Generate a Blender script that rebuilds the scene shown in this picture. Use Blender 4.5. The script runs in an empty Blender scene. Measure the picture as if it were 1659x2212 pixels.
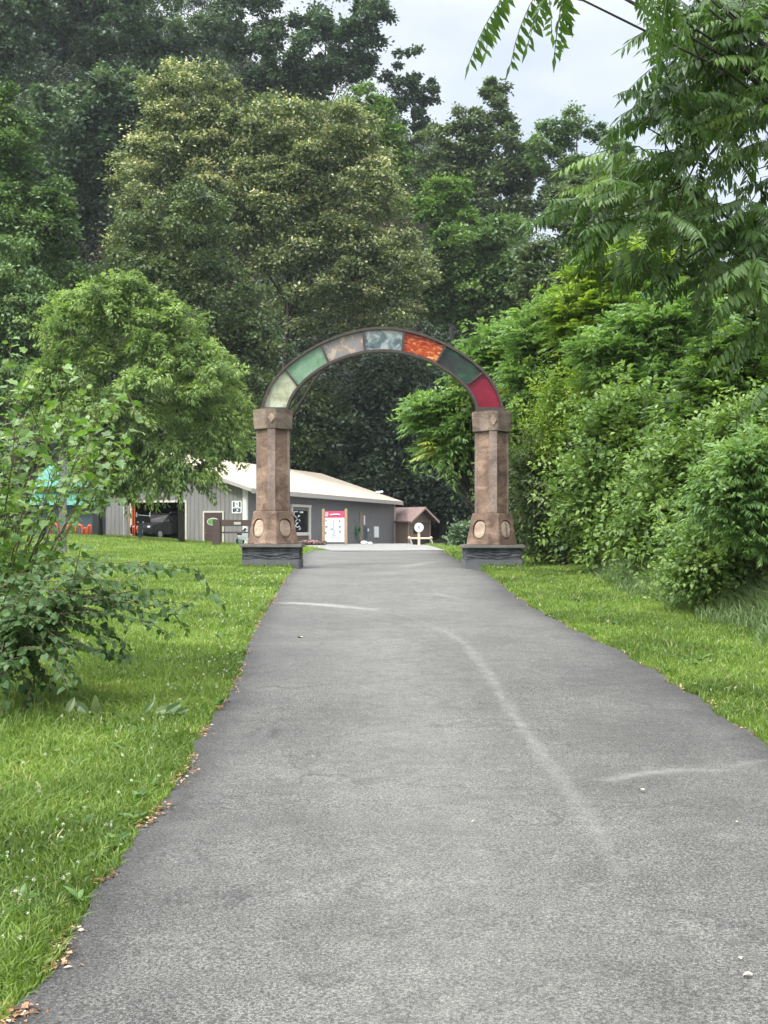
import bpy, bmesh, math
import numpy as np
from mathutils import Vector, Matrix

rng = np.random.default_rng(11)
scene = bpy.context.scene
COL = scene.collection
R = math.radians

# ------------------------------------------------------------------ view
F, CX, HOR, CAMZ = 2600.0, 829.5, 1150.0, 1.6      # photo measured on a 1659 x 2212 grid


def at(px, py, d):
    return np.array([(px - CX) / F * d, d, CAMZ + (HOR - py) / F * d])


# ------------------------------------------------------------------ terrain
GY = np.array([-40, 0, 4, 8, 12, 17, 23, 28, 36, 45, 60, 76, 110, 140, 700.])
GZ = np.array([0, 0, 0, .10, .25, .43, .62, .75, .86, .90, .86, .78, .56, .5, .5])


def sstep(a, b, x):
    t = np.clip((x - a) / (b - a), 0, 1)
    return t * t * (3 - 2 * t)


def ground(x, y):
    x = np.asarray(x, float); y = np.asarray(y, float)
    z = np.interp(y, GY, GZ)
    z = z * .5 + .25 * (np.interp(y - 1.5, GY, GZ) + np.interp(y + 1.5, GY, GZ))
    z = z + .55 * sstep(7.5, 18, -x) * sstep(30, 68, y) * (1 - sstep(90, 110, y))
    toe = 118 - 28 * sstep(14, 34, -x) + 4 * sstep(5, 30, x)
    s = .74 - .40 * sstep(0, 45, x)
    h = np.maximum(y - toe, 0)
    z = z + s * (h - 12 * (1 - np.exp(-h / 12))) * (1 - .5 * sstep(200, 420, y))
    return z


def gz(x, y):
    return float(ground(x, y))


def unproj(px, py):
    d = 4.0
    lo, hi = 2.0, 70.0
    f = lambda d: gz((px - CX) / F * d, d) - (CAMZ + (HOR - py) / F * d)
    for _ in range(50):
        m = (lo + hi) / 2
        if f(m) > 0: hi = m
        else: lo = m
    d = (lo + hi) / 2
    return (px - CX) / F * d, d


# ------------------------------------------------------------------ object helpers
def tag(o, label=None, cat=None, group=None, kind=None):
    if label: o['label'] = label
    if cat: o['category'] = cat
    if group: o['group'] = group
    if kind: o['kind'] = kind
    return o


def empty(name, loc=(0, 0, 0), rz=0, label=None, cat=None, group=None):
    o = bpy.data.objects.new(name, None)
    COL.objects.link(o)
    o.empty_display_size = .3
    o.location = [float(v) for v in loc]
    o.rotation_euler = (0, 0, rz)
    return tag(o, label, cat, group)


def dup(root, loc, rz=None, label=None):
    r = root.copy(); COL.objects.link(r); r.location = [float(v) for v in loc]
    if rz is not None: r.rotation_euler = (0, 0, rz)
    if label: r['label'] = label
    for ch in list(root.children):
        c = ch.copy(); COL.objects.link(c); c.parent = r
        for g in ch.children:
            d = g.copy(); COL.objects.link(d); d.parent = c
    return r


def mesh_np(name, verts, sizes, idx, mat, parent=None, tone=None, smooth=False, attrs=None):
    verts = np.asarray(verts, np.float32).reshape(-1, 3)
    sizes = np.asarray(sizes, np.int32); idx = np.asarray(idx, np.int32)
    me = bpy.data.meshes.new(name)
    me.vertices.add(len(verts)); me.vertices.foreach_set('co', verts.ravel())
    me.loops.add(len(idx)); me.loops.foreach_set('vertex_index', idx)
    me.polygons.add(len(sizes))
    st = np.zeros(len(sizes), np.int32); st[1:] = np.cumsum(sizes)[:-1]
    me.polygons.foreach_set('loop_start', st)
    try: me.polygons.foreach_set('loop_total', sizes)
    except Exception: pass
    me.polygons.foreach_set('use_smooth', np.full(len(sizes), bool(smooth)))
    if tone is not None:
        a = me.attributes.new('tone', 'FLOAT', 'POINT'); a.data.foreach_set('value', np.asarray(tone, np.float32))
    for k, v in (attrs or {}).items():
        a = me.attributes.new(k, 'FLOAT', 'POINT'); a.data.foreach_set('value', np.asarray(v, np.float32))
    me.update(calc_edges=True)
    me.materials.append(mat)
    o = bpy.data.objects.new(name, me); COL.objects.link(o)
    if parent is not None: o.parent = parent
    return o


class Geo:
    """collects shapes into one mesh"""
    def __init__(s): s.v = []; s.s = []; s.i = []

    def add(s, vs, fs):
        b = len(s.v); s.v += [tuple(map(float, v)) for v in vs]
        for f in fs: s.s.append(len(f)); s.i += [b + k for k in f]

    def box(s, a, b, M=None, taper=None):
        (x0, y0, z0), (x1, y1, z1) = a, b
        v = [(x0, y0, z0), (x1, y0, z0), (x1, y1, z0), (x0, y1, z0), (x0, y0, z1), (x1, y0, z1), (x1, y1, z1), (x0, y1, z1)]
        if M is not None: v = [M @ Vector(p) for p in v]
        s.add(v, [(0, 3, 2, 1), (4, 5, 6, 7), (0, 1, 5, 4), (1, 2, 6, 5), (2, 3, 7, 6), (3, 0, 4, 7)])

    def loft(s, rings, cap=True):
        n = len(rings[0]); vs = [p for r in rings for p in r]; fs = []
        for k in range(len(rings) - 1):
            for j in range(n):
                a = k * n + j; b = k * n + (j + 1) % n
                fs.append((a, b, b + n, a + n))
        if cap:
            fs.append(tuple(range(n - 1, -1, -1))); fs.append(tuple(range((len(rings) - 1) * n, len(rings) * n)))
        s.add(vs, fs)

    def tube(s, pts, rad, n=8, cap=True):
        pts = [Vector([float(c) for c in p]) for p in pts]
        if not hasattr(rad, '__len__'): rad = [rad] * len(pts)
        rings = []; ref = None
        for k, p in enumerate(pts):
            t = (pts[min(k + 1, len(pts) - 1)] - pts[max(k - 1, 0)])
            t = t.normalized() if t.length > 1e-9 else Vector((0, 0, 1))
            if ref is None: ref = Vector((1, 0, 0)) if abs(t.x) < .8 else Vector((0, 1, 0))
            a = (ref - t * ref.dot(t)).normalized(); b = t.cross(a); ref = a
            rings.append([p + (a * math.cos(2 * math.pi * j / n) + b * math.sin(2 * math.pi * j / n)) * rad[k] for j in range(n)])
        s.loft(rings, cap)

    def prism(s, poly, z0, z1, M=None):
        """poly: list of (x,y) CCW; extruded in z, then M"""
        lo = [Vector((x, y, z0)) for x, y in poly]; hi = [Vector((x, y, z1)) for x, y in poly]
        if M is not None: lo = [M @ p for p in lo]; hi = [M @ p for p in hi]
        s.loft([lo, hi])

    def ball(s, c, r, n=10, m=6, sc=(1, 1, 1)):
        rings = []
        for k in range(1, m):
            th = math.pi * k / m
            rings.append([(c[0] + r * sc[0] * math.sin(th) * math.cos(2 * math.pi * j / n), c[1] + r * sc[1] * math.sin(th) * math.sin(2 * math.pi * j / n), c[2] - r * sc[2] * math.cos(th)) for j in range(n)])
        s.loft(rings)

    def build(s, name, mat, parent=None, bevel=0, smooth=False, seg=2):
        o = mesh_np(name, s.v, s.s, s.i, mat, parent, smooth=smooth)
        if bevel:
            bm = bmesh.new(); bm.from_mesh(o.data)
            bmesh.ops.remove_doubles(bm, verts=bm.verts, dist=1e-5)
            es = [e for e in bm.edges if len(e.link_faces) == 2 and e.calc_face_angle(0) > .5]
            bmesh.ops.bevel(bm, geom=es, offset=bevel, segments=seg, affect='EDGES', clamp_overlap=True)
            bm.to_mesh(o.data); bm.free()
        return o


def carve(o, cutter):
    md = o.modifiers.new('cut', 'BOOLEAN'); md.operation = 'DIFFERENCE'; md.solver = 'EXACT'; md.object = cutter
    dg = bpy.context.evaluated_depsgraph_get(); dg.update()
    me = bpy.data.meshes.new_from_object(o.evaluated_get(dg))
    o.modifiers.clear(); old = o.data; o.data = me; bpy.data.meshes.remove(old)
    cm = cutter.data; bpy.data.objects.remove(cutter); bpy.data.meshes.remove(cm)


def roty90(M):  # stand a flat x-y drawing upright, facing -Y
    return M @ Matrix(((1, 0, 0, 0), (0, 0, -1, 0), (0, 1, 0, 0), (0, 0, 0, 1)))


UP = Matrix(((1, 0, 0, 0), (0, 0, 1, 0), (0, 1, 0, 0), (0, 0, 0, 1)))   # (x,y,z)->(x,z,y)


# ------------------------------------------------------------------ materials
def nodes(name):
    m = bpy.data.materials.new(name); m.use_nodes = True
    nt = m.node_tree; nt.nodes.clear()
    out = nt.nodes.new('ShaderNodeOutputMaterial')
    def N(t, **kw):
        n = nt.nodes.new(t)
        for k, v in kw.items():
            if k in n.inputs: n.inputs[k].default_value = v
            else: setattr(n, k, v)
        return n
    def L(a, b): nt.links.new(a, b)
    return m, nt, out, N, L


def ramp(N, stops, interp='LINEAR'):
    r = N('ShaderNodeValToRGB'); cr = r.color_ramp; cr.interpolation = interp
    while len(cr.elements) < len(stops): cr.elements.new(.5)
    for e, (p, c) in zip(cr.elements, stops):
        e.position = p; e.color = (c[0], c[1], c[2], 1)
    return r


def mixc(N, L, fac, a, b, mode='MIX'):
    m = N('ShaderNodeMix'); m.data_type = 'RGBA'; m.blend_type = mode
    if hasattr(fac, 'links'): L(fac, m.inputs[0])
    else: m.inputs[0].default_value = fac
    for s, c in ((6, a), (7, b)):
        if hasattr(c, 'links'): L(c, m.inputs[s])
        else: m.inputs[s].default_value = (c[0], c[1], c[2], 1)
    return m.outputs[2]


def surf(name, c1, c2=None, scale=6, rough=.7, bump=.1, bscale=None, detail=6, stretch=(1, 1, 1), metal=0, spec=.4, c3=None, coord='Object'):
    """rough natural surface: two or three colours mixed by noise, with bump"""
    m, nt, out, N, L = nodes(name)
    tc = N('ShaderNodeTexCoord'); mp = N('ShaderNodeMapping'); mp.inputs['Scale'].default_value = stretch
    L(tc.outputs[coord], mp.inputs[0])
    n1 = N('ShaderNodeTexNoise', Scale=scale, Detail=detail, Roughness=.65); L(mp.outputs[0], n1.inputs['Vector'])
    c2 = c2 or tuple(v * .75 for v in c1)
    stops = [(.32, c1), (.68, c2)] if c3 is None else [(.3, c1), (.5, c2), (.7, c3)]
    r = ramp(N, stops); L(n1.outputs[0], r.inputs[0])
    p = N('ShaderNodeBsdfPrincipled', Roughness=rough, Metallic=metal); p.inputs['Specular IOR Level'].default_value = spec
    L(r.outputs[0], p.inputs['Base Color'])
    if bump:
        n2 = N('ShaderNodeTexNoise', Scale=bscale or scale * 6, Detail=5); L(mp.outputs[0], n2.inputs['Vector'])
        b = N('ShaderNodeBump', Strength=bump, Distance=.02); L(n2.outputs[0], b.inputs['Height']); L(b.outputs[0], p.inputs['Normal'])
    L(p.outputs[0], out.inputs[0])
    return m


def leafmat(name, stops, trans=.35, rough=.45, spec=.35):
    m, nt, out, N, L = nodes(name)
    a = N('ShaderNodeAttribute'); a.attribute_name = 'tone'
    r = ramp(N, stops); L(a.outputs['Fac'], r.inputs[0])
    p = N('ShaderNodeBsdfPrincipled', Roughness=rough); p.inputs['Specular IOR Level'].default_value = spec
    L(r.outputs[0], p.inputs['Base Color'])
    t = N('ShaderNodeBsdfTranslucent')
    L(mixc(N, L, 1.0, r.outputs[0], (1.15, 1.2, .6), 'MULTIPLY'), t.inputs[0])
    mx = N('ShaderNodeMixShader'); mx.inputs[0].default_value = trans
    L(p.outputs[0], mx.inputs[1]); L(t.outputs[0], mx.inputs[2]); L(mx.outputs[0], out.inputs[0])
    return m


M = {}
# foliage palettes (albedo)
M['lf_dark'] = leafmat('dark_oak_leaf', [(0, (.032, .058, .036)), (.5, (.07, .12, .062)), (1, (.135, .20, .095))], .25)
M['lf_shade'] = leafmat('shaded_wood_leaf', [(0, (.018, .032, .02)), (.5, (.042, .072, .04)), (1, (.085, .125, .062))], .22)  # deep forest shade painted into the leaf colour
M['lf_verge'] = leafmat('verge_shrub_leaf', [(0, (.06, .115, .034)), (.5, (.135, .22, .058)), (1, (.23, .325, .09))], .36)
M['lf_green'] = leafmat('green_leaf', [(0, (.045, .09, .03)), (.5, (.10, .175, .052)), (1, (.18, .27, .078))], .3)
M['lf_linden'] = leafmat('linden_leaf', [(0, (.06, .085, .036)), (.5, (.135, .182, .074)), (.8, (.20, .245, .105)), (.84, (.42, .43, .23)), (1, (.58, .57, .34))], .28)
M['lf_olive'] = leafmat('olive_leaf', [(0, (.048, .076, .034)), (.5, (.102, .15, .06)), (1, (.175, .225, .092))], .28)
M['lf_bright'] = leafmat('bright_leaf', [(0, (.07, .13, .03)), (.5, (.125, .22, .048)), (1, (.21, .31, .07))], .35)
M['lf_lawn'] = leafmat('lawn_tree_leaf', [(0, (.09, .15, .05)), (.5, (.20, .295, .095)), (1, (.34, .44, .16))], .4)
M['lf_shrub'] = leafmat('mulberry_leaf', [(0, (.045, .10, .025)), (.5, (.10, .195, .042)), (.9, (.18, .29, .065)), (1, (.30, .38, .18))], .42, .35, .5)
M['lf_shrubdark'] = leafmat('dark_shrub_leaf', [(0, (.035, .07, .028)), (.5, (.065, .125, .042)), (1, (.13, .20, .075))], .32, .5, .2)
M['lf_heaven'] = leafmat('pinnate_leaf', [(0, (.035, .07, .02)), (.5, (.075, .14, .034)), (.9, (.15, .235, .055)), (1, (.24, .29, .05))], .45, .36, .4)
M['lf_sumac'] = leafmat('sumac_leaf', [(0, (.08, .15, .045)), (.5, (.16, .27, .085)), (.9, (.24, .36, .12)), (1, (.5, .5, .1))], .42, .45, .35)
M['lf_yellow'] = leafmat('yellow_green_leaf', [(0, (.09, .16, .03)), (.5, (.18, .285, .05)), (1, (.34, .43, .07))], .42)
M['grass'] = leafmat('grass_blade', [(0, (.072, .118, .024)), (.5, (.160, .245, .046)), (.85, (.275, .36, .082)), (.97, (.33, .34, .14)), (1, (.46, .42, .24))], .38, .5, .3)
M['tallgrass'] = leafmat('tall_grass_blade', [(0, (.08, .13, .045)), (.5, (.15, .22, .085)), (1, (.28, .32, .16))], .32, .5, .3)
M['milkweed'] = leafmat('milkweed_leaf', [(0, (.08, .14, .06)), (.6, (.15, .22, .10)), (.9, (.26, .32, .16)), (1, (.5, .52, .32))], .35, .4, .4)
M['bark'] = surf('bark', (.05, .042, .033), (.10, .088, .07), 9, .9, .5, stretch=(1, 1, .25))
M['bark_dark'] = surf('dark_bark', (.028, .024, .02), (.055, .048, .04), 9, .9, .4, stretch=(1, 1, .25))
M['twig'] = surf('twig', (.07, .055, .03), (.11, .09, .05), 12, .8, .2)
M['stem_green'] = surf('green_stem', (.10, .14, .04), (.16, .19, .07), 12, .6, .1)


def ground_mat():
    m, nt, out, N, L = nodes('lawn_soil')
    g = N('ShaderNodeNewGeometry')
    n1 = N('ShaderNodeTexNoise', Scale=.8, Detail=8, Roughness=.7); L(g.outputs['Position'], n1.inputs['Vector'])
    n2 = N('ShaderNodeTexNoise', Scale=22, Detail=6, Roughness=.8); L(g.outputs['Position'], n2.inputs['Vector'])
    r1 = ramp(N, [(.3, (.075, .12, .022)), (.7, (.14, .205, .04))]); L(n1.outputs[0], r1.inputs[0])
    r2 = ramp(N, [(.35, (.35, .35, .35)), (.7, (1.25, 1.2, 1.1))]); L(n2.outputs[0], r2.inputs[0])
    lawn = mixc(N, L, .8, r1.outputs[0], r2.outputs[0], 'MULTIPLY')
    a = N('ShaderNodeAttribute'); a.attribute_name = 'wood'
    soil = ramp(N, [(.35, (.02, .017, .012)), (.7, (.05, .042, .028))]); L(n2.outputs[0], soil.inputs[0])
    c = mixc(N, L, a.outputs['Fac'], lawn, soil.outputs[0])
    p = N('ShaderNodeBsdfPrincipled', Roughness=.95); p.inputs['Specular IOR Level'].default_value = .1
    L(c, p.inputs['Base Color'])
    b = N('ShaderNodeBump', Strength=.6, Distance=.03); L(n2.outputs[0], b.inputs['Height']); L(b.outputs[0], p.inputs['Normal'])
    L(p.outputs[0], out.inputs[0]); return m


def asphalt_mat(name, base, light, use_attr=True):
    m, nt, out, N, L = nodes(name)
    g = N('ShaderNodeNewGeometry')
    fine = N('ShaderNodeTexNoise', Scale=78, Detail=4, Roughness=.8); L(g.outputs['Position'], fine.inputs['Vector'])
    vor = N('ShaderNodeTexVoronoi', Scale=130); L(g.outputs['Position'], vor.inputs['Vector'])
    big = N('ShaderNodeTexNoise', Scale=.9, Detail=7, Roughness=.6); L(g.outputs['Position'], big.inputs['Vector'])
    mid = N('ShaderNodeTexNoise', Scale=7, Detail=6, Roughness=.75); L(g.outputs['Position'], mid.inputs['Vector'])
    r1 = ramp(N, [(.34, tuple(v * .92 for v in base)), (.66, tuple(v * 1.0 for v in light))]); L(big.outputs[0], r1.inputs[0])
    r2 = ramp(N, [(.38, (.12, .12, .12)), (.5, (.95, .95, .95)), (.62, (2.5, 2.45, 2.35))]); L(fine.outputs[0], r2.inputs[0])
    c = mixc(N, L, .85, r1.outputs[0], r2.outputs[0], 'MULTIPLY')
    r3 = ramp(N, [(0, (.55, .55, .57)), (.45, (1, 1, 1)), (1, (1.2, 1.18, 1.12))]); L(vor.outputs['Color'], r3.inputs[0])
    c = mixc(N, L, .5, c, r3.outputs[0], 'MULTIPLY')
    # hairline cracks and darker patched areas
    wv = N('ShaderNodeTexNoise', Scale=2.2, Detail=4); L(g.outputs['Position'], wv.inputs['Vector'])
    mv = N('ShaderNodeMix'); mv.data_type = 'RGBA'; mv.blend_type = 'LINEAR_LIGHT'; mv.inputs[0].default_value = .35; L(g.outputs['Position'], mv.inputs[6]); L(wv.outputs['Color'], mv.inputs[7])
    ck = N('ShaderNodeTexVoronoi', Scale=.55); ck.feature = 'DISTANCE_TO_EDGE'; L(mv.outputs[2], ck.inputs['Vector'])
    rc = ramp(N, [(0, (.5, .5, .5)), (.006, (.68, .68, .68)), (.013, (1, 1, 1))]); L(ck.outputs['Distance'], rc.inputs[0])
    rk = ramp(N, [(.42, (0, 0, 0)), (.58, (.9, .9, .9))]); L(big.outputs[0], rk.inputs[0])
    c = mixc(N, L, rk.outputs[0], c, mixc(N, L, 1.0, c, rc.outputs[0], 'MULTIPLY'))
    st = N('ShaderNodeTexNoise', Scale=210, Detail=1); L(g.outputs['Position'], st.inputs['Vector'])
    rs = ramp(N, [(.66, (0, 0, 0)), (.70, (1, 1, 1))]); L(st.outputs[0], rs.inputs[0])
    c = mixc(N, L, rs.outputs[0], c, (.30, .29, .26))
    r4 = ramp(N, [(.35, (.80, .80, .80)), (.65, (1.16, 1.16, 1.15))]); L(mid.outputs[0], r4.inputs[0])
    c = mixc(N, L, .8, c, r4.outputs[0], 'MULTIPLY')
    if use_attr:
        a = N('ShaderNodeAttribute'); a.attribute_name = 'wear_sheen'
        mm = N('ShaderNodeMath', operation='MULTIPLY'); L(a.outputs['Fac'], mm.inputs[0])
        rr = ramp(N, [(.3, (.35, .35, .35)), (.6, (1, 1, 1))]); L(mid.outputs[0], rr.inputs[0]); L(rr.outputs[0], mm.inputs[1])
        c = mixc(N, L, mm.outputs[0], c, (.25, .245, .22))
        e = N('ShaderNodeAttribute'); e.attribute_name = 'edge'
        c = mixc(N, L, e.outputs['Fac'], c, (.45, .45, .46), 'MULTIPLY')
    p = N('ShaderNodeBsdfPrincipled', Roughness=.78); p.inputs['Specular IOR Level'].default_value = .4
    L(c, p.inputs['Base Color'])
    b = N('ShaderNodeBump', Strength=.55, Distance=.006); L(fine.outputs[0], b.inputs['Height'])
    b2 = N('ShaderNodeBump', Strength=.25, Distance=.03); L(mid.outputs[0], b2.inputs['Height']); L(b.outputs[0], b2.inputs['Normal'])
    L(b2.outputs[0], p.inputs['Normal'])
    L(p.outputs[0], out.inputs[0]); return m


def siding(name, c1, c2, pitch=.3):
    """vertical metal siding: ribs along local x+y"""
    m, nt, out, N, L = nodes(name)
    tc = N('ShaderNodeTexCoord'); sp = N('ShaderNodeSeparateXYZ'); L(tc.outputs['Object'], sp.inputs[0])
    ad = N('ShaderNodeMath', operation='ADD'); L(sp.outputs[0], ad.inputs[0]); L(sp.outputs[1], ad.inputs[1])
    ml = N('ShaderNodeMath', operation='MULTIPLY'); L(ad.outputs[0], ml.inputs[0]); ml.inputs[1].default_value = 1 / pitch
    fr = N('ShaderNodeMath', operation='FRACT'); L(ml.outputs[0], fr.inputs[0])
    rb = ramp(N, [(0, (1, 1, 1)), (.1, (1, 1, 1)), (.16, (.1, .1, .1)), (.9, (.1, .1, .1)), (1, (1, 1, 1))]); L(fr.outputs[0], rb.inputs[0])
    mp = N('ShaderNodeMapping'); mp.inputs['Scale'].default_value = (3, 3, .35); L(tc.outputs['Object'], mp.inputs[0])
    n = N('ShaderNodeTexNoise', Scale=2.2, Detail=6); L(mp.outputs[0], n.inputs['Vector'])
    r = ramp(N, [(.3, c1), (.7, c2)]); L(n.outputs[0], r.inputs[0])
    p = N('ShaderNodeBsdfPrincipled', Roughness=.6)
    sm = ramp(N, [(.0, (1, 1, 1)), (.11, (.62, .62, .62)), (.17, (1, 1, 1)), (.87, (.97, .97, .97)), (.93, (.7, .7, .7)), (1, (1.05, 1.05, 1.05))]); L(fr.outputs[0], sm.inputs[0])
    L(mixc(N, L, 1.0, r.outputs[0], sm.outputs[0], 'MULTIPLY'), p.inputs['Base Color'])
    b = N('ShaderNodeBump', Strength=.7, Distance=.03); L(rb.outputs[0], b.inputs['Height']); L(b.outputs[0], p.inputs['Normal'])
    L(p.outputs[0], out.inputs[0]); return m


def stone_mat(name, dark, mid, light, band=1.0):
    m, nt, out, N, L = nodes(name)
    tc = N('ShaderNodeTexCoord')
    mp = N('ShaderNodeMapping'); mp.inputs['Rotation'].default_value = (.3, R(38), .5); mp.inputs['Scale'].default_value = (1, 1, 2.2); L(tc.outputs['Object'], mp.inputs[0])
    w = N('ShaderNodeTexNoise', Scale=1.5, Detail=7, Roughness=.6, Distortion=1.2); L(mp.outputs[0], w.inputs['Vector'])
    r = ramp(N, [(.3, dark), (.5, mid), (.68, light)]); L(w.outputs[0], r.inputs[0])
    f = N('ShaderNodeTexNoise', Scale=34, Detail=6, Roughness=.75); L(tc.outputs['Object'], f.inputs['Vector'])
    rf = ramp(N, [(.34, (.5, .48, .46)), (.66, (1.4, 1.4, 1.4))]); L(f.outputs[0], rf.inputs[0])
    c = mixc(N, L, .75, r.outputs[0], rf.outputs[0], 'MULTIPLY')
    st = N('ShaderNodeMapping'); st.inputs['Scale'].default_value = (2.2, 2.2, .9); L(tc.outputs['Object'], st.inputs[0])
    s2 = N('ShaderNodeTexNoise', Scale=1.6, Detail=5); L(st.outputs[0], s2.inputs['Vector'])
    rs = ramp(N, [(.36, (.62, .60, .60)), (.56, (1.05, 1.05, 1.05))]); L(s2.outputs[0], rs.inputs[0])
    c = mixc(N, L, .7, c, rs.outputs[0], 'MULTIPLY')
    p = N('ShaderNodeBsdfPrincipled', Roughness=.82); p.inputs['Specular IOR Level'].default_value = .3
    L(c, p.inputs['Base Color'])
    b = N('ShaderNodeBump', Strength=.5, Distance=.015); L(f.outputs[0], b.inputs['Height']); L(b.outputs[0], p.inputs['Normal'])
    L(p.outputs[0], out.inputs[0]); return m


def glass_mat(name, stops, scale=2.5, distort=1.5, stretch=(1, 1, 1), rot=0, detail=7):
    """streaky opalescent art glass"""
    m, nt, out, N, L = nodes(name)
    tc = N('ShaderNodeTexCoord'); mp = N('ShaderNodeMapping'); mp.inputs['Scale'].default_value = stretch; mp.inputs['Rotation'].default_value = (0, rot, 0)
    L(tc.outputs['Object'], mp.inputs[0])
    n = N('ShaderNodeTexNoise', Scale=scale, Detail=detail, Roughness=.65, Distortion=distort); L(mp.outputs[0], n.inputs['Vector'])
    r = ramp(N, stops); L(n.outputs[0], r.inputs[0])
    p = N('ShaderNodeBsdfPrincipled', Roughness=.22); p.inputs['Specular IOR Level'].default_value = .5
    L(r.outputs[0], p.inputs['Base Color'])
    t = N('ShaderNodeBsdfTranslucent'); L(r.outputs[0], t.inputs[0])
    b = N('ShaderNodeBump', Strength=.2, Distance=.01); L(n.outputs[0], b.inputs['Height']); L(b.outputs[0], p.inputs['Normal'])
    mx = N('ShaderNodeMixShader'); mx.inputs[0].default_value = .45
    L(p.outputs[0], mx.inputs[1]); L(t.outputs[0], mx.inputs[2]); L(mx.outputs[0], out.inputs[0]); return m


M['ground'] = ground_mat()
M['asphalt'] = asphalt_mat('path_asphalt', (.054, .0525, .049), (.082, .080, .075))
M['lot'] = asphalt_mat('lot_asphalt', (.165, .163, .155), (.21, .206, .196), False)
M['stone'] = stone_mat('brown_stone', (.09, .060, .044), (.19, .126, .092), (.32, .222, .165))
M['stone_rib'] = stone_mat('grey_brown_stone', (.17, .125, .105), (.25, .19, .16), (.31, .24, .205))
M['stone_cap'] = stone_mat('capital_stone', (.11, .08, .06), (.19, .145, .115), (.26, .20, .155))
M['stone_pale'] = stone_mat('pale_stone', (.24, .175, .125), (.40, .31, .235), (.54, .44, .345))
M['stone_diamond'] = stone_mat('diamond_stone', (.22, .15, .11), (.34, .25, .19), (.42, .33, .26))
M['plinth_dark'] = surf('dark_broken_stone', (.018, .019, .022), (.05, .052, .06), 5, .85, 1.0, 9, c3=(.09, .09, .095))
M['plinth_grey'] = surf('grey_stone', (.075, .078, .085), (.12, .12, .125), 3, .85, .4, 20)
M['slab'] = surf('slab_stone', (.11, .10, .09), (.17, .155, .14), 5, .8, .3)
M['steel'] = surf('dark_rusty_steel', (.035, .026, .022), (.06, .045, .038), 8, .6, .2)
M['gl0'] = glass_mat('cream_glass', [(.3, (.38, .38, .24)), (.5, (.56, .58, .42)), (.7, (.74, .78, .66))], 3.2, 2)
M['gl1'] = glass_mat('green_glass', [(.3, (.10, .25, .11)), (.45, (.22, .38, .24)), (.7, (.40, .52, .42))], 1.7, 1.5)
M['gl2'] = glass_mat('grey_mauve_glass', [(.25, (.20, .20, .23)), (.46, (.33, .32, .35)), (.56, (.42, .32, .25)), (.62, (.66, .58, .48)), (.75, (.24, .16, .11))], 2.2, 2.2)
M['gl3'] = glass_mat('teal_cloud_glass', [(.3, (.06, .09, .095)), (.43, (.17, .23, .24)), (.52, (.40, .44, .44)), (.62, (.66, .67, .65))], 2.2, 1.5)
M['gl4'] = glass_mat('flame_glass', [(.3, (.36, .025, .012)), (.5, (.50, .065, .018)), (.58, (.66, .24, .05)), (.66, (.85, .64, .32))], 3, 1.8, (1, 1, 2.6), .5)
M['gl5'] = glass_mat('dark_green_glass', [(.3, (.032, .036, .034)), (.5, (.05, .062, .055)), (.6, (.035, .11, .06)), (.7, (.06, .20, .11))], 2, 1.2)
M['gl6'] = glass_mat('crimson_glass', [(.3, (.24, .012, .03)), (.7, (.36, .025, .06))], 3, 1)
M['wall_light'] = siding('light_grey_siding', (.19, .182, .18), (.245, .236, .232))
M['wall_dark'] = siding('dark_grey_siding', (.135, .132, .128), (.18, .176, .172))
M['roof'] = siding('beige_metal_roof', (.47, .385, .295), (.53, .44, .345), .45)
M['trim_white'] = surf('white_trim', (.78, .77, .75), (.70, .69, .67), 4, .5, .05)
M['trim_grey'] = surf('grey_fascia', (.36, .33, .30), (.42, .39, .36), 4, .6, .05)
M['trim_cream'] = surf('cream_trim', (.62, .58, .50), (.52, .48, .41), 5, .6, .05)
M['brown_paint'] = surf('brown_paint', (.060, .038, .034), (.08, .052, .046), 3, .55, .05)
M['brown_beam'] = surf('brown_beam', (.05, .033, .027), (.075, .05, .042), 5, .65, .1)
M['black'] = surf('black_paint', (.012, .012, .013), (.02, .02, .022), 6, .5, .05)
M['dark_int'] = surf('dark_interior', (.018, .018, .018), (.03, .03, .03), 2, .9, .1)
M['glass_dark'] = surf('dark_window_glass', (.02, .02, .024), (.035, .033, .033), 1.2, .08, 0, spec=.6)
M['white'] = surf('white_board', (.80, .81, .82), (.72, .74, .76), 3, .45, .02)
M['pale_blue'] = surf('pale_blue_print', (.62, .68, .80), (.72, .78, .85), 4, .5, 0)
M['grey_print'] = surf('grey_print', (.20, .20, .23), (.34, .34, .36), 30, .5, 0)
M['pink'] = surf('crimson_header', (.52, .045, .12), (.58, .09, .17), 5, .45, .02)
M['wood_post'] = surf('tan_wood', (.36, .22, .13), (.46, .31, .20), 6, .75, .2, stretch=(4, 4, .6))
M['wood_pale'] = surf('pale_wood', (.52, .42, .30), (.60, .50, .38), 6, .75, .15, stretch=(4, 4, .6))
M['wood_grey'] = surf('weathered_grey_wood', (.10, .10, .10), (.19, .185, .18), 5, .9, .4, stretch=(5, 5, .5))
M['shed_wood'] = surf('shed_wood', (.20, .145, .105), (.26, .19, .14), 4, .85, .2, stretch=(4, 4, .4))
M['shed_dark'] = surf('shed_dark_boards', (.11, .072, .062), (.14, .092, .078), 4, .85, .2, stretch=(4, 4, .4))
M['shingle'] = surf('red_brown_shingle', (.15, .10, .09), (.22, .15, .138), 6, .9, .5, 14)
M['rake'] = surf('rake_board', (.33, .235, .185), (.40, .30, .24), 6, .75, .1)
M['teal'] = siding('teal_metal_roof', (.03, .17, .125), (.045, .22, .165), .4)
M['orange'] = surf('orange_paint', (.58, .085, .025), (.66, .13, .045), 8, .35, .05)
M['slate'] = surf('slate_paint', (.05, .07, .085), (.08, .10, .12), 8, .5, .1)
M['green_sign'] = surf('green_sign', (.07, .24, .05), (.16, .34, .09), 4, .5, 0)
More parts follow.
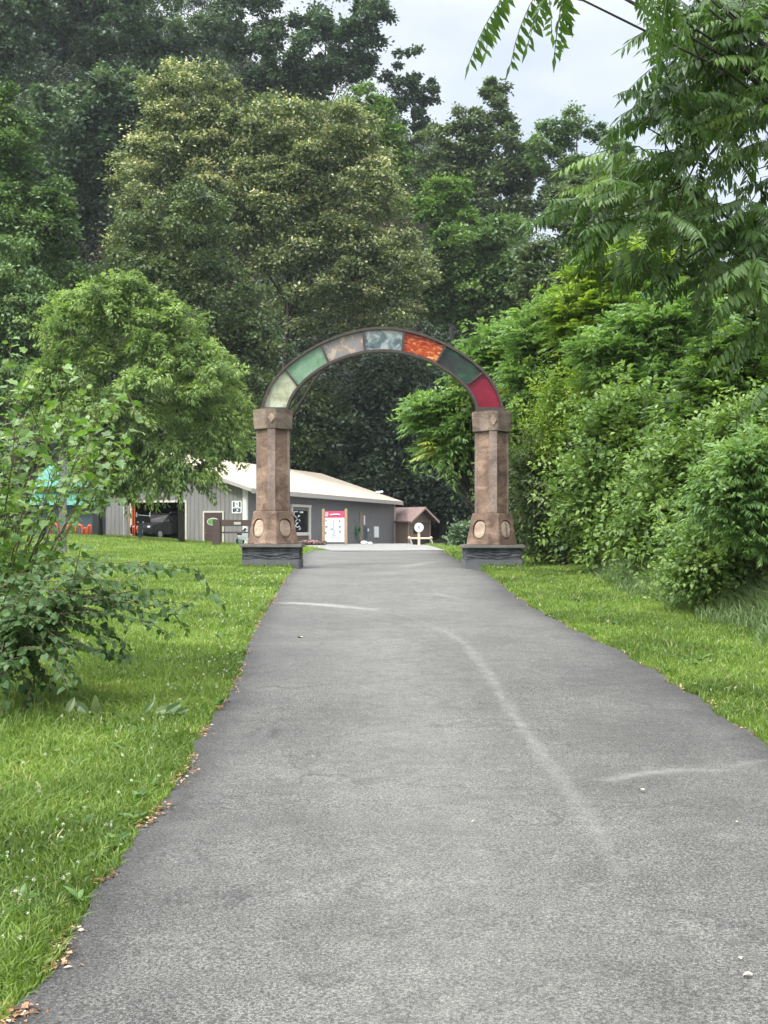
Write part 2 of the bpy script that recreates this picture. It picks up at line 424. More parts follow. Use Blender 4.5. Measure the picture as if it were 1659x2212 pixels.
M['car_paint'] = surf('charcoal_car_paint', (.022, .023, .026), (.03, .031, .034), 3, .25, 0, metal=.3, spec=.6)
M['rubber'] = surf('tyre_rubber', (.012, .012, .012), (.02, .02, .02), 9, .85, .1)
M['chrome'] = surf('bright_metal', (.62, .63, .65), (.55, .56, .58), 6, .25, 0, metal=.9)
M['lamp'] = surf('lamp_lens', (.55, .56, .58), (.68, .69, .7), 6, .12, 0, spec=.7)
M['petal'] = leafmat('pink_petal', [(0, (.40, .10, .16)), (.5, (.60, .30, .38)), (1, (.75, .55, .60))], .3)
M['clover'] = leafmat('clover_flower', [(0, (.55, .56, .46)), (1, (.75, .75, .68))], .3)
M['litter'] = leafmat('dry_leaf', [(0, (.13, .06, .025)), (.5, (.30, .16, .08)), (.85, (.48, .32, .19)), (1, (.65, .52, .38))], .15)
M['paleleaf'] = surf('pale_dry_leaf', (.36, .32, .22), (.50, .46, .35), 20, .7, .1)
M['paper'] = surf('weathered_paper', (.70, .68, .60), (.62, .58, .52), 30, .8, .2)
M['blue'] = surf('blue_tarp', (.04, .09, .16), (.06, .13, .22), 5, .6, .2)
M['hose'] = surf('green_hose', (.03, .14, .05), (.05, .2, .08), 6, .4, .05)

# ------------------------------------------------------------------ ground sheet, path, lot
xs = np.unique(np.concatenate([np.linspace(-600, -60, 19), np.arange(-60, -12, 2.), np.arange(-12, 12, .5), np.arange(12, 60, 2.), np.linspace(60, 600, 19)]))
ys = np.unique(np.concatenate([np.linspace(-60, 0, 16), np.arange(0, 60, .5), np.arange(60, 240, 2.5), np.linspace(240, 900, 23)]))
XX, YY = np.meshgrid(xs, ys)
ZZ = ground(XX, YY)


def grid_mesh(name, X, Y, Z, mat, attrs=None, smooth=True):
    h, w = X.shape
    v = np.stack([X, Y, Z], -1).reshape(-1, 3)
    a = (np.arange(h - 1)[:, None] * w + np.arange(w - 1)[None]).ravel()
    idx = np.stack([a, a + 1, a + w + 1, a + w], 1)
    return mesh_np(name, v, np.full(len(idx), 4), idx.ravel(), mat, smooth=smooth, attrs=attrs)


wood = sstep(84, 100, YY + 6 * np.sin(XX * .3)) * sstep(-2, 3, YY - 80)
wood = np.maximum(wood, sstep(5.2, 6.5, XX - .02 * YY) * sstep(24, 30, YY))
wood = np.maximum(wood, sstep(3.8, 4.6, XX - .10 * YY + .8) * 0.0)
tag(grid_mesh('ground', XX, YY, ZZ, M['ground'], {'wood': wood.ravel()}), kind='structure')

LEFT = [(22, 2199), (109, 2112), (156, 2039), (211, 1919), (269, 1872), (302, 1795), (364, 1726), (400, 1669), (429, 1596), (473, 1534), (506, 1487), (524, 1436), (535, 1399), (553, 1356), (571, 1327), (600, 1279), (622, 1246), (648, 1218), (657, 1197)]
RIGHT = [(920, 1180), (990, 1212), (1044, 1235.7), (1117, 1293), (1184, 1333), (1271, 1380), (1352, 1420), (1445, 1473), (1539, 1533), (1659, 1620)]
lw = sorted([unproj(*p)[::-1] for p in LEFT]); rw = sorted([unproj(*p)[::-1] for p in RIGHT])
LY = np.array([-20, 2.0] + [p[0] for p in lw]); LX = np.array([lw[0][1] - .05] * 2 + [p[1] for p in lw])
RY = np.array([-20, 5.0] + [p[0] for p in rw]); RX = np.array([2.45, 2.5] + [p[1] for p in rw])
EP = 46.0


def edges(y):
    xl = np.interp(y, LY, LX); xr = np.interp(y, RY, RX)
    j = .010 * np.sin(y * 5.1) + .010 * np.sin(y * 11.7 + 1) + .008 * np.sin(y * 23)
    return xl + j, xr + .03 * np.sin(y * 4.3 + 2) + .014 * np.sin(y * 13)


py_ = np.concatenate([np.arange(-8, 3, .5), np.arange(3, 12, .06), np.arange(12, 26, .12), np.arange(26, EP + .01, .3)])
uu = np.linspace(0, 1, 70)
xl, xr = edges(py_)
PX = xl[:, None] + (xr - xl)[:, None] * uu[None]; PY = np.repeat(py_[:, None], len(uu), 1)
# gentle crossfall and lumps in the surfacing
lump = .008 * np.sin(PY * 1.1 + PX) * np.sin(PX * 1.7) + .006 * np.sin(PY * 2.3 + 1) + .01 * np.sin(PY * .6)
PZ = ground(PX, PY) + .022 + lump * .6


def hash2(x, y, s):
    """smooth pseudo-noise 0..1"""
    return .5 + .25 * (np.sin(x * s + 1.3 * np.sin(y * s * .7)) + np.sin(y * s * 1.13 + 1.7 * np.sin(x * s * .61 + 2)))


def seg_dist(X, Y, pts):
    best = np.full(X.shape, 1e9); tpar = np.zeros(X.shape)
    n = len(pts) - 1
    for k in range(n):
        a = np.array(pts[k]); b = np.array(pts[k + 1]); ab = b - a
        t = np.clip(((X - a[0]) * ab[0] + (Y - a[1]) * ab[1]) / (ab @ ab), 0, 1)
        d = np.hypot(X - a[0] - t * ab[0], Y - a[1] - t * ab[1])
        mk = d < best; best[mk] = d[mk]; tpar[mk] = (k + t[mk]) / n
    return best, tpar


wear_sheen = np.zeros(PX.shape)
for pts, wd, amp in (
        ([(585, 1304), (640, 1305), (700, 1308), (800, 1318)], .15, 1.0),
        ([(790, 1317), (880, 1335), (960, 1365), (1010, 1400), (1060, 1470), (1110, 1550), (1160, 1620), (1220, 1700), (1290, 1800), (1340, 1900)], .045, .33),
        ([(1320, 1688), (1400, 1674), (1480, 1668), (1570, 1668)], .05, .55),
        ([(1560, 1663), (1659, 1648)], .03, .35),
        ([(1540, 1815), (1600, 1818)], .03, .3),
        ([(870, 1227), (905, 1220), (940, 1214)], .35, .6),
        ([(850, 1284), (940, 1284), (1010, 1300)], .12, .4),
        ([(800, 1240), (840, 1242), (870, 1236)], .3, .35)):
    w = [unproj(*p) for p in pts]
    d, t = seg_dist(PX, PY, w)
    wear_sheen = np.maximum(wear_sheen, amp * np.exp(-(d / wd) ** 2) * (.55 + .45 * np.sin(math.pi * np.clip(t, .05, .95))))
wear_sheen = np.maximum(wear_sheen, .14 * np.exp(-((PX - xl[:, None] - 1.5) / .55) ** 2))
wear_sheen = np.maximum(wear_sheen, .30 * sstep(8, 30, PY) * (.75 + .5 * (hash2(PX, PY, 1.9) - .5)) * sstep(.0, .7, xr[:, None] - PX))  # far dust and wear; brightening at grazing view also painted into the colour
de = np.minimum(PX - xl[:, None], (xr[:, None] - PX))
edge = np.clip(.75 * np.exp(-(de / .16) ** 2) + .55 * np.exp(-((xr[:, None] - PX) / .75) ** 2) * (.6 + .4 * np.sin(PY * .7)) + .35 * np.exp(-((PX - xl[:, None]) / .4) ** 2), 0, .85)  # dark margins; wide right band is shade of overhanging trees put into the colour
for a, b, wd in (((519, 1932), (524, 1950), .012), ((524, 1950), (512, 1966), .012), ((489, 1938), (483, 1954), .007), ((600, 1580), (585, 1598), .02), ((560, 1578), (540, 1596), .015), ((520, 1455), (580, 1440), .03)):
    d, _ = seg_dist(PX, PY, [unproj(*a), unproj(*b)])
    edge = np.maximum(edge, .8 * np.exp(-(d / (wd + .02)) ** 2))
path = grid_mesh('path', PX, PY, PZ, M['asphalt'], {'wear_sheen': wear_sheen.ravel(), 'edge': edge.ravel()})
tag(path, kind='structure')

lu = np.linspace(0, 1, 40); lv = np.concatenate([np.linspace(0, 8, 20), np.linspace(8.5, 62, 30)])
lotl = lambda y: np.where(y < 52, -2.05 - (y - 45) * .12, -2.9 - (y - 52) * .16)
lotr = lambda y: 2.25 + .0 * y + .012 * (y - 45)
LXX = np.zeros((len(lv), len(lu))); LYY = np.zeros_like(LXX)
for k, v in enumerate(lv):
    y0 = 44.2 + v
    yl = y0 + (1.6 * (lu - .15) ** 2 - .8) * max(0, 1 - v / 8)
    LYY[k] = yl; LXX[k] = lotl(yl) + (lotr(yl) - lotl(yl)) * lu
LZZ = ground(LXX, LYY) + .045
tag(grid_mesh('parking_lot', LXX, LYY, LZZ, M['lot']), kind='structure')


def paved(x, y):
    l, r = edges(y)
    p = (y < EP) & (x > l - .0) & (x < r + .0)
    q = (y >= 44) & (y < 107) & (x > lotl(y)) & (x < lotr(y))
    return p | q


# ------------------------------------------------------------------ grass
def blades(name, x, y, h, w, lean, tone, mat, z=None):
    n = len(x); z = ground(x, y) if z is None else z
    th = rng.uniform(0, 2 * np.pi, n); ph = rng.uniform(0, 2 * np.pi, n)
    b = np.stack([x, y, z - .004], 1)
    s = np.stack([np.cos(th), np.sin(th), 0 * th], 1) * (w * .5)[:, None]
    ld = np.stack([np.cos(ph), np.sin(ph), 0 * ph], 1)
    mid = b + ld * (lean * .35 * h)[:, None] + np.array([0, 0, 1]) * (h * .62)[:, None]
    tip = b + ld * (lean * h)[:, None] + np.array([0, 0, 1]) * (h * (1 - .25 * lean))[:, None]
    v = np.stack([b - s, b + s, mid + s * .8, mid - s * .8, tip], 1).reshape(-1, 3)
    k = np.arange(n) * 5
    idx = np.stack([k, k + 1, k + 2, k + 3, k + 3, k + 2, k + 4], 1).ravel()
    sizes = np.tile([4, 3], n)
    return mesh_np(name, v, sizes, idx, mat, tone=np.repeat(tone, 5), smooth=True)


def lawn_points():
    X, Y = [], []
    for y0, y1, dens in ((2.8, 5, 7500), (5, 8, 5000), (8, 12, 2600), (12, 18, 1500), (18, 28, 800), (28, 42, 300), (42, 82, 80)):
        xm = .37 * y1 + 2.0
        n = int(dens * (y1 - y0) * 2 * xm)
        y = rng.uniform(y0, y1, n); x = rng.uniform(-xm, xm, n)
        k = (np.abs(x) < .35 * y + 1.9)
        X.append(x[k]); Y.append(y[k])
    x = np.concatenate(X); y = np.concatenate(Y)
    ov = np.abs(rng.normal(0, .02, len(x)))
    k = ~paved(x + np.where(x < 0, ov * 0, 0), y)
    x, y = x[k], y[k]
    # nothing inside the gate plinths, the woods, or the building
    k = ~((np.abs(y - 28.4) < .62) & ((np.abs(x + 2.58) < .64) | (np.abs(x - 2.48) < .64)))
    k &= ~((x > 6.5 + .03 * y) & (y > 24))
    k &= ~((x > -9.2 + .3 * (y - 76)) & (y > 76)) & ~((x < -8.7) & (y > 76 - .303 * (x + 8.7) - .3))
    return x[k], y[k]


gx, gy = lawn_points()
pt = hash2(gx, gy, 1.7) * .45 + hash2(gx, gy, 5.3) * .3
l_, r_ = edges(gy)
lush = np.clip(sstep(-1.6, -2.4, gx) * sstep(9, 4, gy), 0, 1)
hh = (.045 + .04 * rng.random(len(gx)) + .035 * hash2(gx, gy, 3.1)) * (1 + .9 * lush) * (1 + .012 * gy)
near_edge = np.minimum(np.abs(gx - l_), np.abs(gx - r_))
hh *= np.where(near_edge < .1, .75, 1)
ww = (.0045 + .004 * rng.random(len(gx))) * (1 + gy * .055)
tone = np.clip(pt + rng.normal(0, .16, len(gx)) + .12 * sstep(14, 60, gy), 0, .97)
tone = np.where(rng.random(len(gx)) < .02, 1, tone)
tag(blades('grass', gx, gy, hh, ww, rng.uniform(.15, 1.1, len(gx)), tone, M['grass']), kind='stuff')


# ------------------------------------------------------------------ leaf scatter
def unit(a):
    return a / np.maximum(np.linalg.norm(a, axis=-1, keepdims=True), 1e-9)


def frames(axis, nrm):
    """columns: side, axis (leaf length), normal"""
    axis = unit(axis); side = unit(np.cross(axis, nrm)); n = np.cross(side, axis)
    return np.stack([side, axis, n], -1)


PROTO = {
    # diamond card folded along the midrib
    'card': (np.array([(0, 0, 0), (.32, .45, .06), (0, 1, -.05), (-.32, .45, .06)]), [(0, 1, 2, 3)]),
    'long': (np.array([(0, 0, 0), (.2, .4, .05), (0, 1, -.12), (-.2, .4, .05)]), [(0, 1, 2, 3)]),
    # heart shaped leaf with a midrib fold and a drooping tip
    'heart': (np.array([(0, 0, 0), (.26, -.08, .05), (.43, .2, .08), (.36, .5, .06), (.18, .78, -.01), (0, 1, -.13), (0, .45, -.02), (-.18, .78, -.01), (-.36, .5, .06), (-.43, .2, .08), (-.26, -.08, .05)]),
              [(0, 1, 2, 6), (6, 2, 3, 4), (6, 4, 5), (0, 6, 9, 10), (6, 7, 8, 9), (6, 5, 7)]),
    'lobed': (np.array([(0, 0, 0), (.2, -.06, .04), (.42, .12, .08), (.3, .34, .03), (.5, .52, .07), (.24, .62, 0), (.14, .82, -.03), (0, 1.02, -.14), (0, .45, -.02), (-.14, .82, -.03), (-.24, .62, 0), (-.5, .52, .07), (-.3, .34, .03), (-.42, .12, .08), (-.2, -.06, .04)]),
              [(0, 1, 2, 3, 8), (8, 3, 4, 5), (8, 5, 6, 7), (0, 8, 12, 13, 14), (8, 10, 11, 12), (8, 7, 9, 10)]),
    'oval': (np.array([(0, 0, 0), (.2, .2, .05), (.24, .5, .06), (.13, .82, -.03), (0, 1, -.16), (0, .5, -.02), (-.13, .82, -.03), (-.24, .5, .06), (-.2, .2, .05)]),
             [(0, 1, 2, 5), (5, 2, 3, 4), (0, 5, 7, 8), (5, 4, 6, 7)]),
}


def make_frond(near, pairs=11, droop=.35, leafl=.21, w=.16, tilt=.55, jit=0):
    """pinnate leaf of unit length along +y: rachis with drooping leaflets"""
    V, Fc = [], []
    ys = np.linspace(.16, .95, pairs)
    for sgn in (1, -1):
        for k, yy in enumerate(ys):
            L = leafl * (1 - .45 * abs(k / (pairs - 1) - .42) ** 1.4 * 1.6)
            z0 = -droop * yy * yy
            L *= 1 + jit * rng.uniform(-.7, .4)
            ax = np.array([sgn * .86, .42, -tilt]) + jit * rng.normal(0, .9, 3); ax /= np.linalg.norm(ax)
            sd = np.array([.42 * sgn, -.86, 0.]); sd = sd / np.linalg.norm(sd) * sgn
            p0 = np.array([0, yy, z0]); dn = np.array([0, 0, -1.])
            b = len(V)
            if near:
                V += [p0, p0 + ax * L * .3 + sd * w * L * .95, p0 + ax * L * .66 + sd * w * L * .8 + dn * L * .04, p0 + ax * L + dn * L * .2,
                      p0 + ax * L * .66 - sd * w * L * .8 + dn * L * .04, p0 + ax * L * .3 - sd * w * L * .95, p0 + ax * L * .5 + np.array([0, 0, -.02 * L])]
                Fc += [(b, b + 1, b + 2, b + 6), (b + 6, b + 2, b + 3), (b, b + 6, b + 4, b + 5), (b + 6, b + 3, b + 4)]
            else:
                V += [p0, p0 + ax * L * .45 + sd * w * L * 1.1, p0 + ax * L + dn * L * .15, p0 + ax * L * .45 - sd * w * L * 1.1]
                Fc += [(b, b + 1, b + 2, b + 3)]
    # terminal leaflet and rachis
    b = len(V); p0 = np.array([0, .97, -droop * .94])
    V += [p0, p0 + [.03, .08, -.05], p0 + [0, .2, -.14], p0 + [-.03, .08, -.05]]; Fc += [(b, b + 1, b + 2, b + 3)]
    r = .006 if near else .008
    b = len(V); n = 6
    for k in range(n):
        yy = k / (n - 1) * .98; z0 = -droop * yy * yy
        V += [np.array([r, yy, z0]), np.array([-r, yy, z0 + .002]), np.array([0, yy, z0 - 1.6 * r])]
    for k in range(n - 1):
        for j in range(3):
            a = b + 3 * k + j; c = b + 3 * k + (j + 1) % 3
            Fc.append((a, c, c + 3, a + 3))
    return np.array(V, float), Fc


PROTO['frond_near'] = [make_frond(True, p, d, l, .155, t, .3) for p, d, l, t in ((12, .28, .22, 1.5), (11, .4, .23, 1.2), (13, .2, .2, 1.9), (10, .5, .24, 1.4), (12, .12, .22, 1.0))]
PROTO['frond_far'] = [make_frond(False, 8, d, .3, .22, t, .25) for d, t in ((.45, .5), (.6, .8), (.3, .3))]


def scatter(name, proto, pos, axis, nrm, size, tone, mat, parent=None, wscale=1.0):
    P_ = PROTO[proto]
    P_ = P_ if isinstance(P_, list) else [P_]
    pick = rng.integers(0, len(P_), len(pos)); fr = frames(axis, nrm); size = np.asarray(size)
    VV, II, SS, TT, off = [], [], [], [], 0
    for q, (v, fs) in enumerate(P_):
        k = pick == q
        v = v * np.array([wscale, 1, 1]); n, m = int(k.sum()), len(v)
        W = np.einsum('nij,mj->nmi', fr[k] * size[k][:, None, None], v) + pos[k][:, None, :]
        base = np.concatenate([np.array(f) for f in fs]); sz = np.array([len(f) for f in fs])
        VV.append(W.reshape(-1, 3)); II.append((np.arange(n)[:, None] * m + base[None]).ravel() + off); SS.append(np.tile(sz, n)); TT.append(np.repeat(tone[k], m))
        off += n * m
    return mesh_np(name, np.concatenate(VV), np.concatenate(SS), np.concatenate(II), mat, parent, tone=np.concatenate(TT))


def rdir(n):
    return unit(rng.normal(size=(n, 3)))


def ell_clumps(ells, d, nclump, back=.45, shell=.5, zmin=None):
    """clump centres spread through the crown's volume; ells in photo px at distance d"""
    area = np.array([e[2] * e[3] for e in ells], float); area /= area.sum()
    C, Rr = [], []
    for e, a in zip(ells, area):
        dd = d + (e[4] if len(e) > 4 else 0)
        c = at(e[0], e[1], dd); rx, rz = e[2] * dd / F, e[3] * dd / F; ry = .8 * min(max(rx, rz * .7), 1.4 * min(rx, rz))
        n = max(4, int(nclump * a))
        k = 0
        while k < n:
            u = rdir(1)[0]
            if u[1] > .25 and rng.random() > back: continue
            r = shell + (1 - shell) * rng.random() ** .6
            if rng.random() < .18: r *= .6
            C.append(c + u * r * np.array([rx, ry, rz]) * .88); Rr.append(rng.uniform(.20, .42) * min(rx, rz) ** .55)
            k += 1
    return np.array(C), np.array(Rr)


def crown_leaves(C, Rr, per, size, proto, droop=.2, flat=.62, tvar=.16, cvar=.2, tufts=0, upb=.8, fill=.3):
    n = len(C) * per
    ci = np.repeat(np.arange(len(C)), per)
    loose = rng.random(n) < fill
    u = rdir(n)
    u[:, 2] = np.where((u[:, 2] < -.2) & (rng.random(n) < .6), -u[:, 2], u[:, 2])
    r = Rr[ci] * (.45 + .65 * rng.random(n) ** .7)
    sc = np.array([1.15, 1.15, flat])
    r = np.where(loose, r * rng.uniform(1, 2.0, n), r)
    pos = C[ci] + u * sc * r[:, None]
    pos[:, 2] += np.where(loose, rng.normal(0, .35, n) * Rr[ci], 0)
    nrm = unit(u * .55 + np.array([0, 0, upb]) + rng.normal(0, .45, (n, 3)))
    ax = unit(u * np.array([1, 1, .3]) + rng.normal(0, .55, (n, 3)) + np.array([0, 0, -droop]))
    ctone = .5 + rng.normal(0, cvar, len(C))
    tone = np.clip(ctone[ci] + rng.normal(0, tvar, n), 0, .8 if tufts else 1)
    if tufts:
        tf = np.clip(tufts * rng.exponential(1.0, len(C)), 0, .85)
        hi = (u[:, 2] > .15) & (rng.random(n) < tf[ci])
        tone = np.where(hi, rng.uniform(.84, 1, n), tone)
    return pos, ax, nrm, size * rng.uniform(.65, 1.35, n), tone


def shoot_leaves(C, Rr, ctr, per, size, length, droop=.2, cvar=.2):
    """leafy shoots springing outward from each centre: ragged outline"""
    n = len(C) * per; ci = np.repeat(np.arange(len(C)), per)
    d = unit(unit(C - ctr) * .8 + rng.normal(0, .55, C.shape) + np.array([0, 0, .35]))
    L = length * rng.uniform(.5, 1.4, len(C))
    t = rng.random(n)
    out = rdir(n); out = unit(out - d[ci] * (out * d[ci]).sum(1, keepdims=True))
    pos = C[ci] + d[ci] * (t * L[ci])[:, None] + out * (size * .35 + .12 * L[ci] * (1 - t))[:, None]
    pos[:, 2] -= (droop * .6 * t * t * L[ci])
    ax = unit(out * .9 + d[ci] * .6 + np.array([0, 0, -droop]) + rng.normal(0, .2, (n, 3)))
    nr = unit(np.array([0, 0, 1.]) + rng.normal(0, .45, (n, 3)))
    ct = .5 + rng.normal(0, cvar, len(C))
    tone = np.clip(ct[ci] + .12 * t + rng.normal(0, .13, n), 0, 1)
    return pos, ax, nr, size * rng.uniform(.65, 1.3, n) * (1.1 - .35 * t), tone


def trunk_mesh(parent, base, top, r0, limbs, mat, name='trunk', nl=14, bend=.3):
    g = Geo()
    base = np.array(base, float); top = np.array(top, float)
    n = 8; pts = []
    off = rng.normal(0, bend, 2)
    for k in range(n):
        t = k / (n - 1); p = base + (top - base) * t
        p[:2] += off * math.sin(t * math.pi) * (1 + .3 * math.sin(7 * t))
        pts.append(p)
    rad = [r0 * (1.25 if k == 0 else 1) * (1 - .82 * k / (n - 1)) for k in range(n)]
    pts[0][2] -= .35
    g.tube(pts, rad, 10)
    if len(limbs):
        pick = rng.choice(len(limbs), min(nl, len(limbs)), replace=False)
        for q in pick:
            e = limbs[q]; t = np.clip((e[2] - base[2]) / (top[2] - base[2]) - rng.uniform(.12, .3), .22, .95)
            s = base + (top - base) * t; s[:2] += off * math.sin(t * math.pi)
            m1 = s + (e - s) * .4 + np.array([0, 0, .08 * np.linalg.norm(e - s)]); m2 = s + (e - s) * .75 + rng.normal(0, .05, 3) * np.linalg.norm(e - s)
            rr = r0 * (1 - .8 * t) * .5
            g.tube([s, m1, m2, e], [rr, rr * .7, rr * .42, rr * .12], 6)
    return g.build(name, mat, parent, smooth=True)


def tree(name, label, ells, d, mat, ncl, per, size, base_px=None, base_d=None, proto='card', r0=.35, bark='bark_dark', cat='tree', group=None, droop=.2, tufts=0, cvar=.2, back=.45, shell=.5, flat=.78, rscale=1.0, upb=.8, part='crown', nl=14, fill=.35, lean=1.0, shoot=0):
    C, Rr = ell_clumps(ells, d, ncl, back, shell); Rr = Rr * rscale
    cx = float(np.mean([e[0] for e in ells])) if base_px is None else base_px
    bd = base_d or d
    bx = (cx - CX) / F * bd; b = np.array([bx, bd, gz(bx, bd)])
    root = empty(name, b, 0, label, cat, group)
    C[:, 2] = np.maximum(C[:, 2], ground(C[:, 0], C[:, 1]) + .25 * Rr)
    if shoot: pos, ax, nr, sz, tn = shoot_leaves(C - b, Rr, C.mean(0) - b - [0, 0, .3], per, size, shoot, droop, cvar)
    else: pos, ax, nr, sz, tn = crown_leaves(C - b, Rr, per, size, proto, droop, flat, cvar=cvar, tufts=tufts, upb=upb, fill=fill)
    scatter(part, proto, pos, ax, nr, sz, tn, M[mat], root)
    top = (C.mean(0) * .4 + C[np.argmax(C[:, 2])] * .6 - b) * np.array([lean, lean, 1])
    trunk_mesh(root, (0, 0, 0), top, r0, C - b, M[bark], 'trunk' if cat == 'tree' else 'stem', nl, .3 * lean)
    return root


# ---- hillside and background trees
T = tree
G_H = 'trees on the wooded hillside'
T('oak_tree', 'dark blue-green oak filling the top left corner of the hillside', [(60, 60, 190, 150), (240, 40, 160, 130), (350, 150, 110, 130)], 168, 'lf_dark', 150, 260, .62, group=G_H)
T('oak_tree', 'dark rounded oak between the corner oak and the pale flowering linden', [(150, 300, 160, 150), (240, 250, 120, 130), (90, 420, 120, 110), (270, 420, 100, 100)], 138, 'lf_dark', 150, 260, .52, group=G_H)
T('oak_tree', 'tall dark oak on the skyline above the flowering lindens, sky showing through', [(520, 50, 110, 100), (640, 120, 150, 110), (760, 30, 105, 100), (740, 130, 95, 85), (600, 210, 120, 70), (700, 200, 100, 60)], 172, 'lf_dark', 190, 240, .55, cvar=.15, group=G_H)
T('oak_tree', 'thin ragged oak stepping down the skyline toward the open sky', [(872, 165, 55, 85), (918, 235, 52, 55), (905, 190, 38, 55), (880, 290, 70, 55)], 176, 'lf_dark', 60, 130, .5, rscale=.8, cvar=.1, group=G_H)
T('locust_tree', 'bright green tree showing between the linden crown and the dark skyline oaks', [(785, 225, 62, 45), (845, 300, 52, 85), (868, 410, 45, 80), (800, 300, 60, 60)], 146, 'lf_bright', 80, 220, .42, group=G_H)
T('hickory_tree', 'tall dark pointed tree standing against the sky beside the skyline gap', [(1070, 330, 90, 100), (1062, 235, 50, 60), (1070, 185, 22, 32), (1060, 450, 110, 110), (965, 330, 75, 85), (1150, 390, 62, 95), (1010, 300, 60, 70)], 158, 'lf_olive', 185, 230, .5, cvar=.14, group=G_H)
T('locust_tree', 'bright yellow-green tree below the tall dark pointed tree', [(968, 425, 58, 50), (940, 470, 60, 50), (1000, 490, 60, 40)], 134, 'lf_bright', 60, 220, .4, group=G_H)
T('ash_tree', 'broad mid-green tree low on the slope right of the linden', [(1055, 560, 130, 95), (985, 640, 140, 90), (1110, 640, 110, 90), (1000, 540, 80, 60)], 124, 'lf_green', 160, 260, .42, group=G_H, rscale=1.25, fill=.2)
T('poplar_tree', 'pale airy tree on the right skyline half hidden by the overhanging fronds', [(1220, 275, 60, 58), (1235, 365, 62, 60), (1300, 300, 40, 38), (1185, 330, 48, 75), (1260, 420, 80, 70), (1340, 360, 60, 70)], 150, 'lf_green', 130, 170, .40, rscale=1.0, group=G_H)
T('hickory_tree', 'dull olive tree behind the yellow-topped sumac on the right', [(1190, 610, 90, 110), (1250, 480, 80, 100), (1290, 560, 80, 90), (1340, 420, 100, 80), (1420, 500, 110, 110)], 108, 'lf_olive', 190, 240, .4, group=G_H)
T('linden_tree', 'tall linden with cream flowers, left of the two flowering lindens', [(410, 225, 115, 120), (340, 400, 120, 130), (480, 380, 120, 190), (330, 540, 95, 110), (420, 330, 130, 110)], 118, 'lf_linden', 260, 280, .34, tufts=.36, group='flowering lindens', r0=.5, rscale=1.25, fill=.2)
T('linden_tree', 'broad domed linden with cream flowers directly above the arch', [(670, 320, 175, 120), (760, 440, 140, 160), (600, 440, 130, 180), (830, 600, 110, 150), (690, 600, 160, 140), (560, 300, 80, 90)], 116, 'lf_linden', 350, 280, .34, tufts=.3, group='flowering lindens', r0=.42, base_px=585, rscale=1.25, fill=.2)
T('maple_tree', 'dense dark olive maple behind the pale lawn tree', [(400, 510, 150, 110), (310, 640, 130, 130), (470, 680, 150, 150), (540, 800, 110, 130), (430, 820, 120, 110)], 102, 'lf_olive', 260, 260, .33, cvar=.2, group=G_H, rscale=1.2, fill=.2)
T('tulip_tree', 'mid-green tree at the left edge with a rounded leaning top', [(15, 320, 75, 150), (60, 480, 100, 140), (120, 440, 50, 50), (20, 620, 90, 110), (130, 620, 60, 100)], 100, 'lf_green', 190, 280, .33, group=G_H, rscale=1.25, fill=.2)
T('maple_tree', 'left edge tree draped in hanging yellow-green vines', [(20, 590, 80, 100), (10, 700, 80, 110), (80, 720, 60, 120), (40, 830, 110, 110)], 92, 'lf_green', 130, 240, .28, droop=.9, group=G_H)
T('ash_tree', 'olive bush-like tree seen through the arch beside the left pillar', [(690, 880, 75, 80), (660, 980, 80, 80), (700, 960, 60, 90)], 121, 'lf_olive', 80, 220, .38, tufts=.06, group=G_H)
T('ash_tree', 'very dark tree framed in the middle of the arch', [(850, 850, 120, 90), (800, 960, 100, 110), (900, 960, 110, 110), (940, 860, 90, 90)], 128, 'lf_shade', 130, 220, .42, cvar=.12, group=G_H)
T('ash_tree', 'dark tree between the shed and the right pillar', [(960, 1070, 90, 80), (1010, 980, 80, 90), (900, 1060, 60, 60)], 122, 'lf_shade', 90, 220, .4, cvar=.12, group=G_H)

# far wood that reads as one mass behind the individual trees
def woods():
    n = 620
    y = rng.uniform(112, 235, n); x = rng.uniform(-.40, .36, n) * y
    y = np.where(x < -22, y - 18 * rng.random(n), y)
    toe = 118 - 28 * sstep(14, 34, -x) + 4 * sstep(5, 30, x)
    y = np.maximum(y, toe + 3)
    k = ~((x > 26) & (y > 190))
    x, y = x[k], y[k]; n = len(x)
    z = ground(x, y)
    h = rng.uniform(7, 19, n)
    # hold the skyline where the sky shows
    px = CX + x / y * F
    top = HOR - (z + h - CAMZ) / y * F
    lim = np.interp(px, [0, 420, 520, 800, 850, 960, 1150, 1300, 1700], [-200, -200, 40, 60, 300, 310, 320, 330, 330])
    h = np.where(top < lim, np.maximum(((HOR - lim) / F * y + CAMZ - z), 1.5), h)
    Cs, Rs = [], []
    for k in range(n):
        m = 9
        u = rdir(m); u[:, 1] = -np.abs(u[:, 1])
        Cs.append(np.array([x[k], y[k], z[k] + h[k] * .6]) + u * np.array([3.2, 3.2, h[k] * .42])); Rs.append(rng.uniform(.9, 1.7, m))
    C = np.concatenate(Cs); Rr = np.concatenate(Rs)
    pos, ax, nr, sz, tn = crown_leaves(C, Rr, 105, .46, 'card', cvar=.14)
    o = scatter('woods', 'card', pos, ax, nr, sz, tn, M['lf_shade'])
    tag(o, kind='stuff')


woods()

